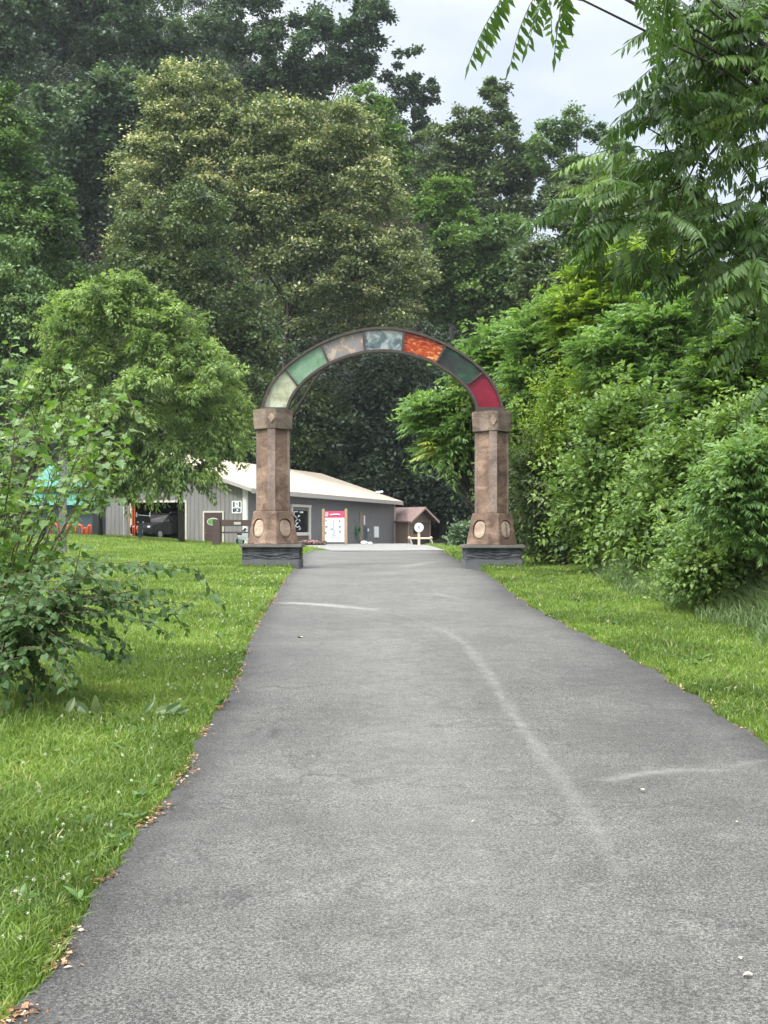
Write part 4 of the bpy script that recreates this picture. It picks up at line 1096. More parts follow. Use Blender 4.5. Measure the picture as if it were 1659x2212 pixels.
def archway():
    z0 = .70
    root = empty('archway', (-.05, AY, z0), 0, 'stone archway over the path with a curved band of seven coloured glass panels', 'archway')
    ox, oz = -.05, z0
    Z = lambda py: CAMZ + (HOR - py) * S - oz
    X = lambda px: (px - CX) * S - ox
    for px, dz in ((590, 0), (1062, 5)):
        cx = X(px)
        pz = lambda py: Z(py + dz * (1 if py < 1110 else .3))
        # plinth: rough dark upper course on a smoother grey lower course, slab on top
        hw = 61 * S
        g = Geo(); zt = pz(1182)
        g.box((cx - hw, -hw, -.35), (cx + hw, hw, zt * .52)); pl = g.build('plinth', M['plinth_grey'], root, .02)
        # rough course: subdivided box displaced
        bm = bmesh.new(); bmesh.ops.create_cube(bm, size=1)
        bmesh.ops.subdivide_edges(bm, edges=bm.edges, cuts=11, use_grid_fill=True)
        for v in bm.verts:
            v.co = Vector((cx + v.co.x * 2 * (hw - .012), v.co.y * 2 * (hw - .012), zt * .76 + v.co.z * zt * .48))
            nx = Vector((v.co.x - cx, v.co.y, 0)).normalized()
            v.co += nx * float(rng.uniform(-.022, .012))
        me = bpy.data.meshes.new('broken_course'); bm.to_mesh(me); bm.free(); me.materials.append(M['plinth_dark'])
        o = bpy.data.objects.new('broken_course', me); COL.objects.link(o); o.parent = pl
        g = Geo(); g.box((cx - hw - .05, -hw - .05, zt), (cx + hw + .05, hw + .05, zt + .075)); g.build('slab', M['slab'], pl, .015)
        # pedestal: battered, chamfered
        zb = zt + .075; zp = pz(1104)
        g = Geo(); n0 = 22 * S; g.loft([octo(cx, 0, n0, 61 * S, zb), octo(cx, 0, n0, 43 * S, zp - .03), octo(cx, 0, n0, 41.5 * S, zp)])
        ped = g.build('pedestal', M['stone'], root, .012)
        # recessed oval medallions with a cut rim on the two faces toward the viewer (and the two behind)
        cb, ct = (n0 / 2 + 61 * S * .7071), (n0 / 2 + 43 * S * .7071)
        for sx in (-1, 1):
            mb = Vector((cx + sx * (cb + n0 / 2) / 2, -(cb + n0 / 2) / 2, zb)); mt = Vector((cx + sx * (ct + n0 / 2) / 2, -(ct + n0 / 2) / 2, zp - .03))
            mid = mb.lerp(mt, .5); up = (mt - mb).normalized(); side = Vector((1, sx, 0)).normalized(); nr = side.cross(up).normalized()
            if nr.y > 0: nr = -nr
            A_, B_ = .165, .20
            ring = lambda a, b, o: [mid + side * (a * math.copysign(abs(math.cos(t)) ** .85, math.cos(t))) + up * (b * math.copysign(abs(math.sin(t)) ** .85, math.sin(t))) + nr * o for t in [2 * math.pi * k / 24 for k in range(24)]]
            g = Geo(); g.loft([ring(A_ + .03, B_ + .03, -.045), ring(A_ + .036, B_ + .036, .06)]); ct_ = g.build('cutter', M['stone']); ct_.parent = root; carve(ped, ct_)
            g = Geo(); g.loft([ring(A_ + .002, B_ + .002, -.06), ring(A_ - .002, B_ - .002, -.02), ring(A_ - .03, B_ - .03, -.012)]); md = g.build('medallion', M['stone_pale'] if not (sx == 1 and dz == 0) else M['stone_diamond'], ped)
            if sx == 1 and dz:
                md['label'] = 'oval medallion with a dark stripe down its middle'
                g = Geo(); g.loft([[mid + side * a + up * (b * B_ * .95) + nr * o for a, b in ((-.022, -1), (.022, -1), (.022, 1), (-.022, 1))] for o in (-.013, -.006)]); g.build('stripe', M['stone'], ped)
        # shaft: four flat wings with a raised rib on each chamfer
        zs = pz(929)
        g = Geo(); g.loft([octo(cx, 0, 14 * S, 38 * S, zp), octo(cx, 0, 14 * S, 36 * S, zs)]); sh = g.build('shaft', M['stone'], root, .01)
        cc = 7 * S + 37 * S * .7071
        g = Geo()
        for a in range(4):
            Mx = Matrix.Translation((cx, 0, 0)) @ Matrix.Rotation(a * math.pi / 2, 4, 'Z')
            pr = .065 if a == 0 else .03
            g.box((-8.5 * S, -cc - pr, zp + .002), (8.5 * S, -cc + .06, zs - .002), Mx)
        g.build('rib', M['stone_rib'], sh, .008)
        for sx in (-1, 1):
            g = Geo()
            q = cc / 2 + 3.5 * S
            p = Vector((cx + sx * (q + .0), -q - .0, zp + .22)); nr = Vector((sx, -1, 0)).normalized()
            rr = .034
            ring = lambda o: [p + nr * o + Vector((1, sx, 0)).normalized() * (rr * math.cos(t)) + Vector((0, 0, 1)) * (rr * math.sin(t)) for t in [2 * math.pi * k / 14 for k in range(14)]]
            g.loft([ring(-.03), ring(.004)])
            g.build('drain_hole', M['black'], sh)
        # capital: flared
        zc = pz(886)
        n1 = 20 * S
        g = Geo(); g.loft([octo(cx, 0, n1, 42.5 * S, zs), octo(cx, 0, n1, 44.5 * S, zs + .26), octo(cx, 0, n1, 46.5 * S, zc)]); cap = g.build('capital', M['stone_cap'], root, .014)
        cf = n1 / 2 + 44.2 * S * .7071
        zm = (zs + zc) / 2 + .02
        g = Geo(); g.loft([[(cx, -cf - o, zm - .13), (cx + .085, -cf - o, zm), (cx, -cf - o, zm + .13), (cx - .085, -cf - o, zm)] for o in (-.05, .022)]); g.build('diamond', M['stone_diamond'], cap, .01)
    # curved band: rectangular steel frame holding seven panes
    k = 1 / 1.508 / 1.8228 * S
    cxm = X(826); zb = Z(885.5)
    half_o = [(-722, -8), (-716, 40), (-690, 112), (-646, 186), (-588, 252), (-490, 328), (-372, 398), (-250, 448), (-112, 484), (0, 493)]
    half_i = [(-560, -8), (-553, 30), (-538, 72), (-510, 112), (-455, 172), (-390, 222), (-312, 270), (-210, 310), (-105, 336), (0, 344)]

    def dense(h):
        h = h + [(-x, z) for x, z in h[-2::-1]]
        h = np.array(h, float); s = np.concatenate([[0], np.cumsum(np.linalg.norm(np.diff(h, axis=0), axis=1))])
        t = np.linspace(0, s[-1], 85); c = np.stack([np.interp(t, s, h[:, 0]), np.interp(t, s, h[:, 1])], 1)
        for _ in range(14): c[1:-1] = (c[:-2] + 2 * c[1:-1] + c[2:]) / 4
        return c
    O, I = dense(half_o), dense(half_i)
    W = lambda p, y: (cxm + p[0] * k, y, zb + p[1] * k)
    nrm = unit(O - I)
    g = Geo(); t = 15; dp = .13
    for c, sg in ((O, -1), (I, 1)):
        g.loft([[W(p, -dp), W(p, dp), W(p + n * sg * t, dp), W(p + n * sg * t, -dp)] for p, n in zip(c, nrm)])
    # end bars and dividers
    cuts = [i / 7 * 84 for i in range(8)]
    cuts = [0, 14.2, 27.6, 38.2, 46.5, 56.6, 69.4, 84]
    ev = lambda C_, u: C_[int(u)] + (C_[min(int(u) + 1, 84)] - C_[int(u)]) * (u - int(u))
    # divider positions from the photo (outer, inner)
    dv = [((-585, 250), (-500, 140)), ((-372, 398), (-315, 270)), ((-117, 484), (-103, 337)), ((130, 482), (115, 335)), ((383, 393), (320, 278)), ((600, 225), (502, 148))]
    for a, b in dv:
        a = np.array(a, float); b = np.array(b, float); q = unit(a - b); pr = np.array([-q[1], q[0]]) * 6; a = a - q * 6; b = b + q * 6
        g.loft([[W(x, -dp * .9) for x in (a - pr, a + pr, b + pr, b - pr)], [W(x, dp * .9) for x in (a - pr, a + pr, b + pr, b - pr)]])
    for s_ in (-1, 1):
        g.box((cxm + s_ * 641 * k - 84 * k, -dp - .02, zb - 14 * k), (cxm + s_ * 641 * k + 84 * k, dp + .02, zb + 12 * k))
    g.build('arch_frame', M['steel'], root)
    # panes
    def near_u(C_, p): return int(np.argmin(np.linalg.norm(C_ - np.array(p), axis=1)))
    ou = [0] + [near_u(O, a) for a, _ in dv] + [84]; iu = [0] + [near_u(I, b) for _, b in dv] + [84]
    names = ['cream', 'pale green streaked', 'grey and amber', 'teal cloudy', 'flame orange', 'dark green and brown', 'crimson']
    for q in range(7):
        m = 14
        oo = np.array([ev(O, u) for u in np.linspace(ou[q], ou[q + 1], m)]); ii = np.array([ev(I, u) for u in np.linspace(iu[q], iu[q + 1], m)])
        n_ = unit(oo - ii); oo = oo - n_ * 13; ii = ii + n_ * 13
        g = Geo()
        g.loft([[W(a, -.06), W(a, -.04), W(b, -.04), W(b, -.06)] for a, b in zip(oo, ii)])
        o = g.build('glass_panel', M['gl%d' % q], root)
        o['label'] = names[q] + ' glass panel of the arch'


archway()


# ------------------------------------------------------------------ the grey building
def loft_wall(g, pts2, ax, y0, y1):
    pass


def building():
    bz = .78
    rz = math.atan2(-.29, .957)
    root = empty('trail_building', (-8.7, 76, bz), rz, 'grey metal-sided building with a beige gable roof and open garage bay', 'building')
    W, Ln, H, RH = 14.4, 33.4, 3.62, 6.05
    # gable wall x in [-W,0], y = 0, with the garage opening; thickness inward .2
    g = Geo(); t = .2; G0, G1, GH = -8.04, -4.24, 2.75
    ridge = -W / 2
    zr = lambda x: H + (RH - H) * (1 - abs(x - ridge) / (W / 2))
    def slab(poly):  # poly (x,z) CCW seen from -y
        g.loft([[(x, 0, z) for x, z in poly], [(x, t, z) for x, z in poly]])
    slab([(-W, -1), (G0, -1), (G0, GH), (G0, zr(G0)), (ridge - 1.6, zr(ridge - 1.6)), (-W, H)])
    slab([(G1, -1), (0, -1), (0, H), (G1, zr(G1)), (G1, GH)])
    slab([(G0, GH), (G1, GH), (G1, zr(G1)), (ridge, RH), (G0, zr(G0))])
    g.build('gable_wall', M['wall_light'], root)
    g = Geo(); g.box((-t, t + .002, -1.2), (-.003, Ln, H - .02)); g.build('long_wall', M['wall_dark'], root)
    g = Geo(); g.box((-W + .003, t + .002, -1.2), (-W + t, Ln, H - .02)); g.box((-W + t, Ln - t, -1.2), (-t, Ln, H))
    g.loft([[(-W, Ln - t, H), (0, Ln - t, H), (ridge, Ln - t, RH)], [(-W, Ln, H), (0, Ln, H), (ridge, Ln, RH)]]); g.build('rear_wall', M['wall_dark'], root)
    # garage bay interior
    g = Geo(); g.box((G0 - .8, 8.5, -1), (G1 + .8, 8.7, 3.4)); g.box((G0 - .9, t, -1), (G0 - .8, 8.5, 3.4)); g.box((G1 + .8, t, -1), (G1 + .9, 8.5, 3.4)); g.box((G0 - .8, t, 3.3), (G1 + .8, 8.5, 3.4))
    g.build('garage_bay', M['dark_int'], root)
    g = Geo(); g.box((G0 - .12, -.04, -.6), (G0, .06, GH)); g.box((G1, -.04, -.6), (G1 + .12, .06, GH)); g.box((G0 - .12, -.05, GH), (G1 + .12, .07, GH + .13)); g.build('garage_trim', M['trim_cream'], root)
    # roof
    g = Geo(); o, e, th = .55, .6, .12
    sl = (RH - H) / (W / 2)
    for s in (1, -1):
        xe = (0 + e) if s == 1 else (-W - e)
        za = H - e * sl + .06
        p = [(xe, za), (ridge, RH + .06), (ridge, RH + .06 + th), (xe, za + th)]
        if s == -1: p = p[::-1]
        g.loft([[(x, -o, z) for x, z in p], [(x, Ln + o, z) for x, z in p]])
    roof = g.build('roof', M['roof'], root)
    g = Geo()
    for s in (1, -1):
        xe = (0 + e) if s == 1 else (-W - e); za = H - e * sl + .06
        for yy in (-o - .03, Ln + o):
            p = [(xe, za - .12), (ridge, RH - .06), (ridge, RH + .04 + th), (xe, za + th - .02)]
            if s == -1: p = p[::-1]
            g.loft([[(x, yy, z) for x, z in p], [(x, yy + .03, z) for x, z in p]])
        g.box((xe - (.0 if s == 1 else .03), -o, za - .2), (xe + (.03 if s == 1 else 0), Ln + o, za + .1))
    g.build('fascia', M['trim_grey'], roof)
    g = Geo(); g.box((0.0, -.03, H - .14), (.58, Ln, H - .1)); g.build('soffit', M['trim_grey'], roof)
    g = Geo(); g.tube([(-1.3, Ln - .6, H - .1), (-1.3, Ln - .6, H + .8)], .05, 8); g.tube([(-1.6, Ln - .6, H + .78), (-.95, Ln - .6, H + .84)], .1, 8); g.build('roof_vent', M['white'], roof)
    # corner trim
    g = Geo(); g.box((-.24, -.03, -1), (.03, .0, H)); g.box((0, .0, -1), (.03, .22, H)); g.build('corner_trim', M['trim_white'], root)
    g = Geo(); g.box((.0, Ln - .25, -1.2), (.03, Ln + .03, H - .1)); g.build('corner_trim', M['trim_cream'], root)
    # brown door
    D0, D1 = -2.88, -1.62
    g = Geo(); g.box((D0, -.05, -.9), (D1, -.004, 2.08)); door = g.build('door', M['brown_paint'], root, .006)
    g = Geo(); g.box((D0 - .1, -.06, -.9), (D0, -.003, 2.18)); g.box((D1, -.06, -.9), (D1 + .1, -.003, 2.18)); g.box((D0, -.06, 2.08), (D1, -.003, 2.18)); g.build('door_frame', M['trim_cream'], door)
    g = Geo(); g.ball((D0 + .14, -.09, .78), .04); g.build('handle', M['chrome'], door)
    g = Geo(); g.ball((D0 + .14, -.09, .98), .03); g.build('lock', M['chrome'], door)
    cx, cz = D0 + .62, 1.5
    el = lambda a, b, y: [(cx + a * math.cos(q), y, cz + b * math.sin(q)) for q in [2 * math.pi * k / 28 for k in range(28)]]
    g = Geo(); g.loft([el(.42, .24, -.052), el(.42, .24, -.06)]); pl = g.build('oval_sign', M['white'], door)
    g = Geo(); g.loft([el(.385, .205, -.0605), el(.385, .205, -.066)]); g.build('sign_face', M['green_sign'], pl)
    g = Geo(); g.loft([[(cx + .09 + a, y, cz - .02 + b) for a, b in ((-.16, -.1), (.2, -.1), (.2, .06), (.05, .1), (-.05, .0))] for y in (-.0665, -.07)]); g.build('sign_mark', M['white'], pl)
    # square sign by the corner
    g = Geo(); x0, x1, z0, z1 = -.98, -.3, 2.02, 2.82
    r = .07
    rr = lambda a0, b0, a1, b1, r: [(a0 + r, b0), (a1 - r, b0), (a1 - .3 * r, b0 + .3 * r), (a1, b0 + r), (a1, b1 - r), (a1 - .3 * r, b1 - .3 * r), (a1 - r, b1), (a0 + r, b1), (a0 + .3 * r, b1 - .3 * r), (a0, b1 - r), (a0, b0 + r), (a0 + .3 * r, b0 + .3 * r)]
    pan = lambda g, poly, ya, yb: g.loft([[(x, ya, z) for x, z in poly], [(x, yb, z) for x, z in poly]])
    pan(g, rr(x0, z0, x1, z1, r), -.035, -.004); sg = g.build('wall_sign', M['white'], root)
    g = Geo()
    w, h = x1 - x0, z1 - z0
    P_ = lambda a, b: (x0 + a * w, z0 + b * h)
    q = lambda a0, b0, a1, b1: [P_(a0, b0), P_(a1, b0), P_(a1, b1), P_(a0, b1)]
    pan(g, rr(*P_(.12, .50), *P_(.30, .92), .03), -.039, -.0352); pan(g, rr(*P_(.73, .50), *P_(.9, .92), .03), -.039, -.0352)
    pan(g, [P_(.1, .1), P_(.32, .1), P_(.42, .16), P_(.56, .15), P_(.66, .08), P_(.88, .12), P_(.9, .4), P_(.1, .41)], -.039, -.0352)
    pan(g, q(.3, .47, .73, .5), -.039, -.0352)
    pan(g, q(.43, .68, .47, .78), -.039, -.0352); pan(g, q(.58, .68, .62, .78), -.039, -.0352); pan(g, q(.43, .75, .62, .79), -.039, -.0352)
    g.build('sign_panel', M['slate'], sg)
    g = Geo(); pan(g, [P_(.46, .27), P_(.62, .18), P_(.68, .24), P_(.6, .35), P_(.53, .35)], -.043, -.0395); g.build('sign_mark', M['white'], sg)
    # shop window on the long wall (x = 0 plane, along y)
    def wbox(g, y0, z0, y1, z1, xa, xb): g.box((xa, y0, z0), (xb, y1, z1))
    g = Geo(); w0, w1, wb, wt = 7.6, 11.45, -.1, 2.72
    wbox(g, w0, wt - .12, w1, wt + .06, -.0, .16); wbox(g, w0, wb - .6, w0 + .28, wt - .12, .0, .12); wbox(g, w1 - .34, wb - .6, w1, wt - .12, .0, .12)
    wbox(g, w0 + .28, .60, w1 - .34, .82, .0, .11)
    fr = g.build('window_frame', M['trim_cream'], root)
    g = Geo(); wbox(g, w0 + .28, .82, w1 - .34, wt - .12, .002, .03); g.build('window_pane', M['glass_dark'], fr)
    g = Geo(); wbox(g, w0 + .28, -.6, w1 - .34, .60, .002, .05); g.build('window_base', M['shed_dark'], fr)
    g = Geo(); wbox(g, w0 + .3, wt - .36, w1 - .36, wt - .14, .032, .05); g.build('window_valance', M['wood_grey'], fr)
    # white script curling down the pane
    g = Geo()
    pts = [(8.3, 2.2), (8.15, 2.05), (8.6, 1.9), (8.9, 1.72), (8.5, 1.6), (8.7, 1.45), (9.0, 1.5), (8.6, 1.35), (8.5, 1.25), (8.9, 1.18), (9.3, 1.25), (9.5, 1.08), (9.2, 1.02)]
    g.tube([(.04, a, b) for a, b in pts], .035, 6); g.tube([(.04, a, b) for a, b in ((9.1, 2.02), (9.35, 2.0), (9.0, 1.92))], .04, 6); g.tube([(.04, a, b) for a, b in ((9.2, 1.72), (9.4, 1.62))], .045, 6)
    g.tube([(.04, a, b) for a, b in ((8.2, 2.26), (9.0, 2.28))], .03, 6); g.tube([(.04, a, b) for a, b in ((9.4, 2.24), (9.9, 2.25))], .07, 6)
    g.build('window_lettering', M['white'], fr)
    # flush grey double door, slip, poster, notice
    g = Geo(); wbox(g, 23.1, -1, 23.9, 2.5, .0, .05); g.build('door_post', M['shed_wood'], root)
    g = Geo(); wbox(g, 24.0, -1, 26.2, 2.3, .0, .03); dd = g.build('door', M['wall_dark'], root)
    g = Geo(); wbox(g, 23.92, -1, 24.0, 2.3, .0, .015); g.build('door_gap', M['black'], dd)
    g = Geo(); wbox(g, 24.15, 1.45, 24.5, 2.2, .031, .04); g.build('paper_slip', M['white'], dd)
    g = Geo(); wbox(g, 24.1, .25, 25.2, 1.25, .031, .04); g.build('poster', M['slate'], dd)
    g = Geo(); g.ball((.05, 25.3, 1.02), .14, 10, 6, (.2, 1.4, 1)); g.build('round_notice', M['white'], dd)
    g = Geo(); wbox(g, 26.9, .35, 28.3, 1.35, .0, .06); nb = g.build('notice_board', M['trim_grey'], root)
    g = Geo(); wbox(g, 27.0, .42, 28.2, 1.3, .061, .07); g.build('notice_sheet', M['white'], nb)
    return root


building()


# ------------------------------------------------------------------ things round the building
def at_ground(px, d, dz=0):
    x = (px - CX) / F * d
    return (x, d, gz(x, d) + dz)


def ZP(py, d, z0): return CAMZ + (HOR - py) / F * d - z0


def map_sign():
    d = 74; b = at_ground(722, d); s = d / F
    root = empty('map_sign', b, 0, 'large map board with a crimson header between two tan posts', 'sign')
    for px, top in ((698.5, 1099), (747.5, 1099)):
        g = Geo(); x = (px - 722) * s; g.box((x - .085, -.09, -.3), (x + .085, .09, ZP(top, d, b[2]))); g.build('post', M['wood_post'], root, .02)
    x0, x1 = (700 - 722) * s, (744 - 722) * s; z0, zh, z1 = ZP(1171, d, b[2]), ZP(1125, d, b[2]), ZP(1107, d, b[2])
    zh = ZP(1118.5, d, b[2]); z1 = ZP(1104, d, b[2])
    g = Geo(); g.box((x0, -.03, z0), (x1, .03, zh)); bd = g.build('map_panel', M['white'], root)
    g = Geo(); g.box((x0, -.035, zh), (x1, .03, z1)); hd = g.build('header', M['pink'], root)
    w, h = x1 - x0, zh - z0
    Q = lambda a, b_: (x0 + a * w, z0 + b_ * h)
    def patch(poly, mat, name, par, y=-.031, t=.004):
        g = Geo(); g.loft([[(x, y - t, z) for x, z in poly], [(x, y, z) for x, z in poly]]); return g.build(name, mat, par)
    patch([Q(.2, .25), Q(.4, .22), Q(.75, .25), Q(.68, .55), Q(.72, .93), Q(.45, .95), Q(.22, .9), Q(.3, .6)], M['pale_blue'], 'map_area', bd)
    g = Geo(); g.tube([(x0 + a * w, -.037, z0 + c * h) for a, c in ((.5, .95), (.42, .8), (.5, .62), (.42, .56), (.3, .53), (.48, .5), (.55, .4), (.44, .33), (.46, .25), (.58, .27))], .022, 5); g.build('map_line', M['grey_print'], bd)
    for a, c, aw, ch in ((.10, .89, .07, .05), (.12, .63, .11, .08), (.08, .37, .08, .09), (.76, .86, .07, .11), (.77, .63, .11, .09), (.78, .43, .11, .09)):
        px_, pz_ = Q(a - aw / 2, c - ch / 2), Q(a + aw / 2, c + ch / 2)
        g = Geo(); g.box((px_[0], -.036, px_[1]), (pz_[0], -.0305, pz_[1])); g.build('picture', M['grey_print'], bd)
    for a0, a1, c in ((.25, .92, .19), (.1, .2, .19), (.4, .7, .12), (.6, .9, .08)):
        g = Geo(); g.box((x0 + a0 * w, -.034, z0 + c * h - .012), (x0 + a1 * w, -.0305, z0 + c * h + .012)); g.build('caption', M['grey_print'], bd)
    # pale illegible title and round badge
    hh = z1 - zh
    g = Geo(); g.tube([(x0 + a * w, -.04, zh + hh * c) for a, c in ((.30, .42), (.36, .5), (.42, .44), (.5, .54), (.58, .48), (.66, .56), (.72, .5), (.78, .44))], .035, 5); g.build('header_title', M['white'], hd)
    g = Geo(); g.tube([(x0 + .12 * w + .09 * math.cos(t), -.04, zh + hh * .5 + .12 * math.sin(t)) for t in np.linspace(0, 2 * math.pi, 14)], .018, 5); g.tube([(x0 + .09 * w, -.04, zh + hh * .35), (x0 + .15 * w, -.04, zh + hh * .62)], .025, 5); g.build('header_badge', M['white'], hd)


map_sign()


def flowers():
    d = 71; b = at_ground(672, d, -.02)
    root = empty('flower_bed', b, 0, 'low bed of pink flowers at the foot of the map board', 'flowers')
    n = 1500
    x = rng.uniform(-.75, .85, n); y = rng.uniform(-.35, .35, n); z = .08 + .2 * (1 - (np.abs(x) / .95) ** 2) * rng.random(n) ** .5 + .03
    scatter('blossom', 'card', np.stack([x, y, z], 1), rdir(n), unit(np.array([0, -.6, .8]) + rng.normal(0, .4, (n, 3))), rng.uniform(.06, .13, n), rng.random(n), M['petal'], root, 1.5)
    n = 1200
    x = rng.uniform(-.85, .9, n); y = rng.uniform(-.4, .35, n); z = rng.uniform(0, .3, n)
    scatter('foliage', 'card', np.stack([x, y, z], 1), rdir(n), rdir(n), rng.uniform(.07, .13, n), rng.uniform(0, .6, n), M['lf_green'], root)


flowers()


def round_sign():
    d = 71; b = at_ground(905, d); s = d / F
    root = empty('round_sign', b, 0, 'round white sign with a grey emblem on a pale wooden post', 'sign')
    zc = ZP(1139.5, d, b[2])
    g = Geo(); g.box((-.075, -.05, -.3), (.075, .05, zc)); g.build('post', M['wood_pale'], root, .012)
    disc = lambda r, y: [(r * math.cos(t), y, zc + r * math.sin(t)) for t in [2 * math.pi * k / 32 for k in range(32)]]
    g = Geo(); g.loft([disc(.262, -.052), disc(.27, -.06), disc(.27, -.085), disc(.262, -.092)]); f = g.build('sign_face', M['white'], root)
    g = Geo(); pl = [(-.07, -.03), (.0, -.07), (.07, -.13), (.085, -.1), (.05, -.04), (.06, .04), (.02, .1), (-.05, .1), (-.085, .05)]
    g.loft([[(x, -.0925, zc + z) for x, z in pl[::-1]], [(x, -.097, zc + z) for x, z in pl[::-1]]]); g.build('emblem', M['grey_print'], f)


round_sign()


def shed():
    d = 107
    x = (868 - CX) / F * d
    b = (3.15, 108.0, gz(3.15, 108.0))
    root = empty('shed', b, R(45), 'small brown wooden shed with a red-brown shingle roof beyond the main building', 'shed')
    # local: gable faces +? : gable plane normal = local -Y ; ridge along local Y
    w, L, h, rh = 2.9, 4.2, 2.15, 3.15
    g = Geo(); hw = w / 2
    g.loft([[(-hw, y, -.5), (hw, y, -.5), (hw, y, h), (0, y, rh), (-hw, y, h)] for y in (0, .12)]); g.build('gable_wall', M['shed_wood'], root)
    g = Geo(); g.box((-hw, .12, -.5), (-hw + .1, L, h)); g.box((hw - .1, .12, -.5), (hw, L, h)); g.box((-hw + .1, L - .1, -.5), (hw - .1, L, h)); g.build('wall', M['shed_wood'], root)
    g = Geo(); g.box((.05, -.02, -.4), (hw - .08, .0, 1.95)); g.build('door', M['shed_dark'], root)
    g = Geo(); g.box((-.75, -.03, .9), (-.2, .0, 1.65)); g.build('window', M['black'], root)
    g = Geo(); g.box((-hw - .01, -.04, -.4), (-hw + .1, .0, h)); g.build('corner_trim', M['rake'], root)
    g = Geo(); g.box((hw - .08, -.04, -.4), (hw + .01, .0, h)); g.build('corner_trim', M['rake'], root)
    g = Geo(); e, o, th = .38, .75, .1; sl = (rh - h) / hw
    for s_ in (1, -1):
        xe = s_ * (hw + e); za = h - e * sl + .05
        p = [(xe, za), (0, rh + .05), (0, rh + .05 + th), (xe, za + th)]
        if s_ == -1: p = p[::-1]
        g.loft([[(x_, -o, z) for x_, z in p], [(x_, L + .3, z) for x_, z in p]])
    rf = g.build('roof', M['shingle'], root)
    g = Geo()
    for s_ in (1, -1):
        xe = s_ * (hw + e + .01); za = h - e * sl + .05
        p = [(xe, za - .1), (0, rh - .05), (0, rh + .06 + th), (xe, za + th + .01)]
        if s_ == -1: p = p[::-1]
        g.loft([[(x_, -o - .05, z) for x_, z in p], [(x_, -o - .001, z) for x_, z in p]])
    g.build('rake_board', M['rake'], rf)


shed()


def trough():
    d = 76; b = at_ground(908, d); s = d / F
    root = empty('planter', b, 0, 'dark box planter with a pale top rail in front of the brown shed', 'planter')
    x0, x1 = (884 - 908) * s, (932 - 908) * s; zt = ZP(1162, d, b[2])
    g = Geo(); g.loft([[(x0 + .2, .1, -.15), (x1 - .16, .1, -.15), (x1 - .16, .6, -.15), (x0 + .2, .6, -.15)], [(x0 + .07, .02, zt - .09), (x1 - .1, .02, zt - .09), (x1 - .1, .75, zt - .09), (x0 + .07, .75, zt - .09)]]); g.build('box', M['black'], root)
    g = Geo(); g.tube([(x0, -.02, zt - .03), (x1, -.02, zt - .03)], .055, 8); g.ball((x0, -.02, zt), .1); g.ball((x1 - .03, -.02, zt), .1); g.build('rail', M['wood_pale'], root)
    for a, dx in ((x0 + .06, .18), (x1 - .04, .2)):
        g = Geo(); g.tube([(a, -.04, zt - .05), (a + dx, -.05, -.1)], .05, 6); g.build('leg', M['trim_grey'], root)


trough()


def hut():
    d = 73; b = at_ground(132, d); s = d / F
    root = empty('hut', b, 0, 'dark grey hut with a two-tier teal metal roof behind the left shrubs', 'hut')
    X_ = lambda px: (px - 132) * s
    Zz = lambda py: ZP(py, d, b[2])
    hw = X_(206); dp = 2.2
    g = Geo(); g.box((-hw + .25, .3, -.6), (hw - .25, 3.8, Zz(1088))); g.build('wall', M['slate'], root)
    g = Geo()
    g.loft([[(-hw, -.1, Zz(1091)), (hw, -.1, Zz(1091)), (hw, 4.2, Zz(1091)), (-hw, 4.2, Zz(1091))], [(-hw * .86, .9, Zz(1058)), (hw * .86, .9, Zz(1058)), (hw * .86, 3.2, Zz(1058)), (-hw * .86, 3.2, Zz(1058))]]); rf = g.build('roof', M['teal'], root)
    g = Geo(); g.box((-hw * .84, .93, Zz(1060)), (hw * .84, 3.17, Zz(1048))); g.build('clerestory', M['rake'], root)
    g = Geo()
    g.loft([[(-hw * .98, .4, Zz(1051)), (hw * .98, .4, Zz(1051)), (hw * .98, 3.7, Zz(1051)), (-hw * .98, 3.7, Zz(1051))], [(-hw * .62, 1.95, Zz(1002)), (hw * .62, 1.95, Zz(1002)), (hw * .62, 2.15, Zz(1002)), (-hw * .62, 2.15, Zz(1002))]]); g.build('upper_roof', M['teal'], root)
    # orange hoops of a rack on the grass in front
    first = None
    for k, (px, top, r) in enumerate(((117.5, 1129, 11), (153, 1131, 10), (171.5, 1132, 10), (184, 1139, 5), (194, 1133, 5.5))):
        dd = 70.5; bb = at_ground(px, dd); ss = dd / F
        r_ = r * ss; h_ = ZP(top, dd, bb[2])
        lab = ['wide orange hoop standing alone left of the others', 'wide orange hoop, left of the pair beside the grey pole', 'wide orange hoop, right of the pair beside the grey pole', 'lowest orange hoop between its taller neighbours', 'narrow tall orange hoop at the right end of the row'][k]
        ro = empty('bike_rack', bb, 0, lab, 'bike rack', 'orange hoops in front of the teal-roofed hut')
        g = Geo(); tr = min(.075, r_ * .38); q = r_ - tr
        g.tube([(-q, 0, -.1)] + [(-q * math.cos(t), 0, h_ - r_ + q * math.sin(t)) for t in np.linspace(0, math.pi, 13)] + [(q, 0, -.1)], tr, 10)
        g.build('hoop', M['orange'], ro, smooth=True)
        for sx in (-1, 1):
            g = Geo(); g.box((sx * q - tr * 1.5, -.1, -.02), (sx * q + tr * 1.5, .1, .012)); g.build('foot_plate', M['black'], ro)


hut()


def pole():
    d = 39; b = at_ground(135.5, d); s = d / F
    root = empty('wooden_pole', b, R(8), 'weathered grey square wooden pole standing on the lawn behind the left shrub', 'pole')
    g = Geo(); h = ZP(985, d, b[2]); g.box((-7.5 * s, -7.5 * s, -.3), (7.5 * s, 7.5 * s, h)); g.build('post', M['wood_grey'], root, .012)
    g = Geo(); g.box((-9 * s, -9 * s, h), (9 * s, 9 * s, h + .05)); g.build('cap', M['wood_grey'], root, .01)


pole()


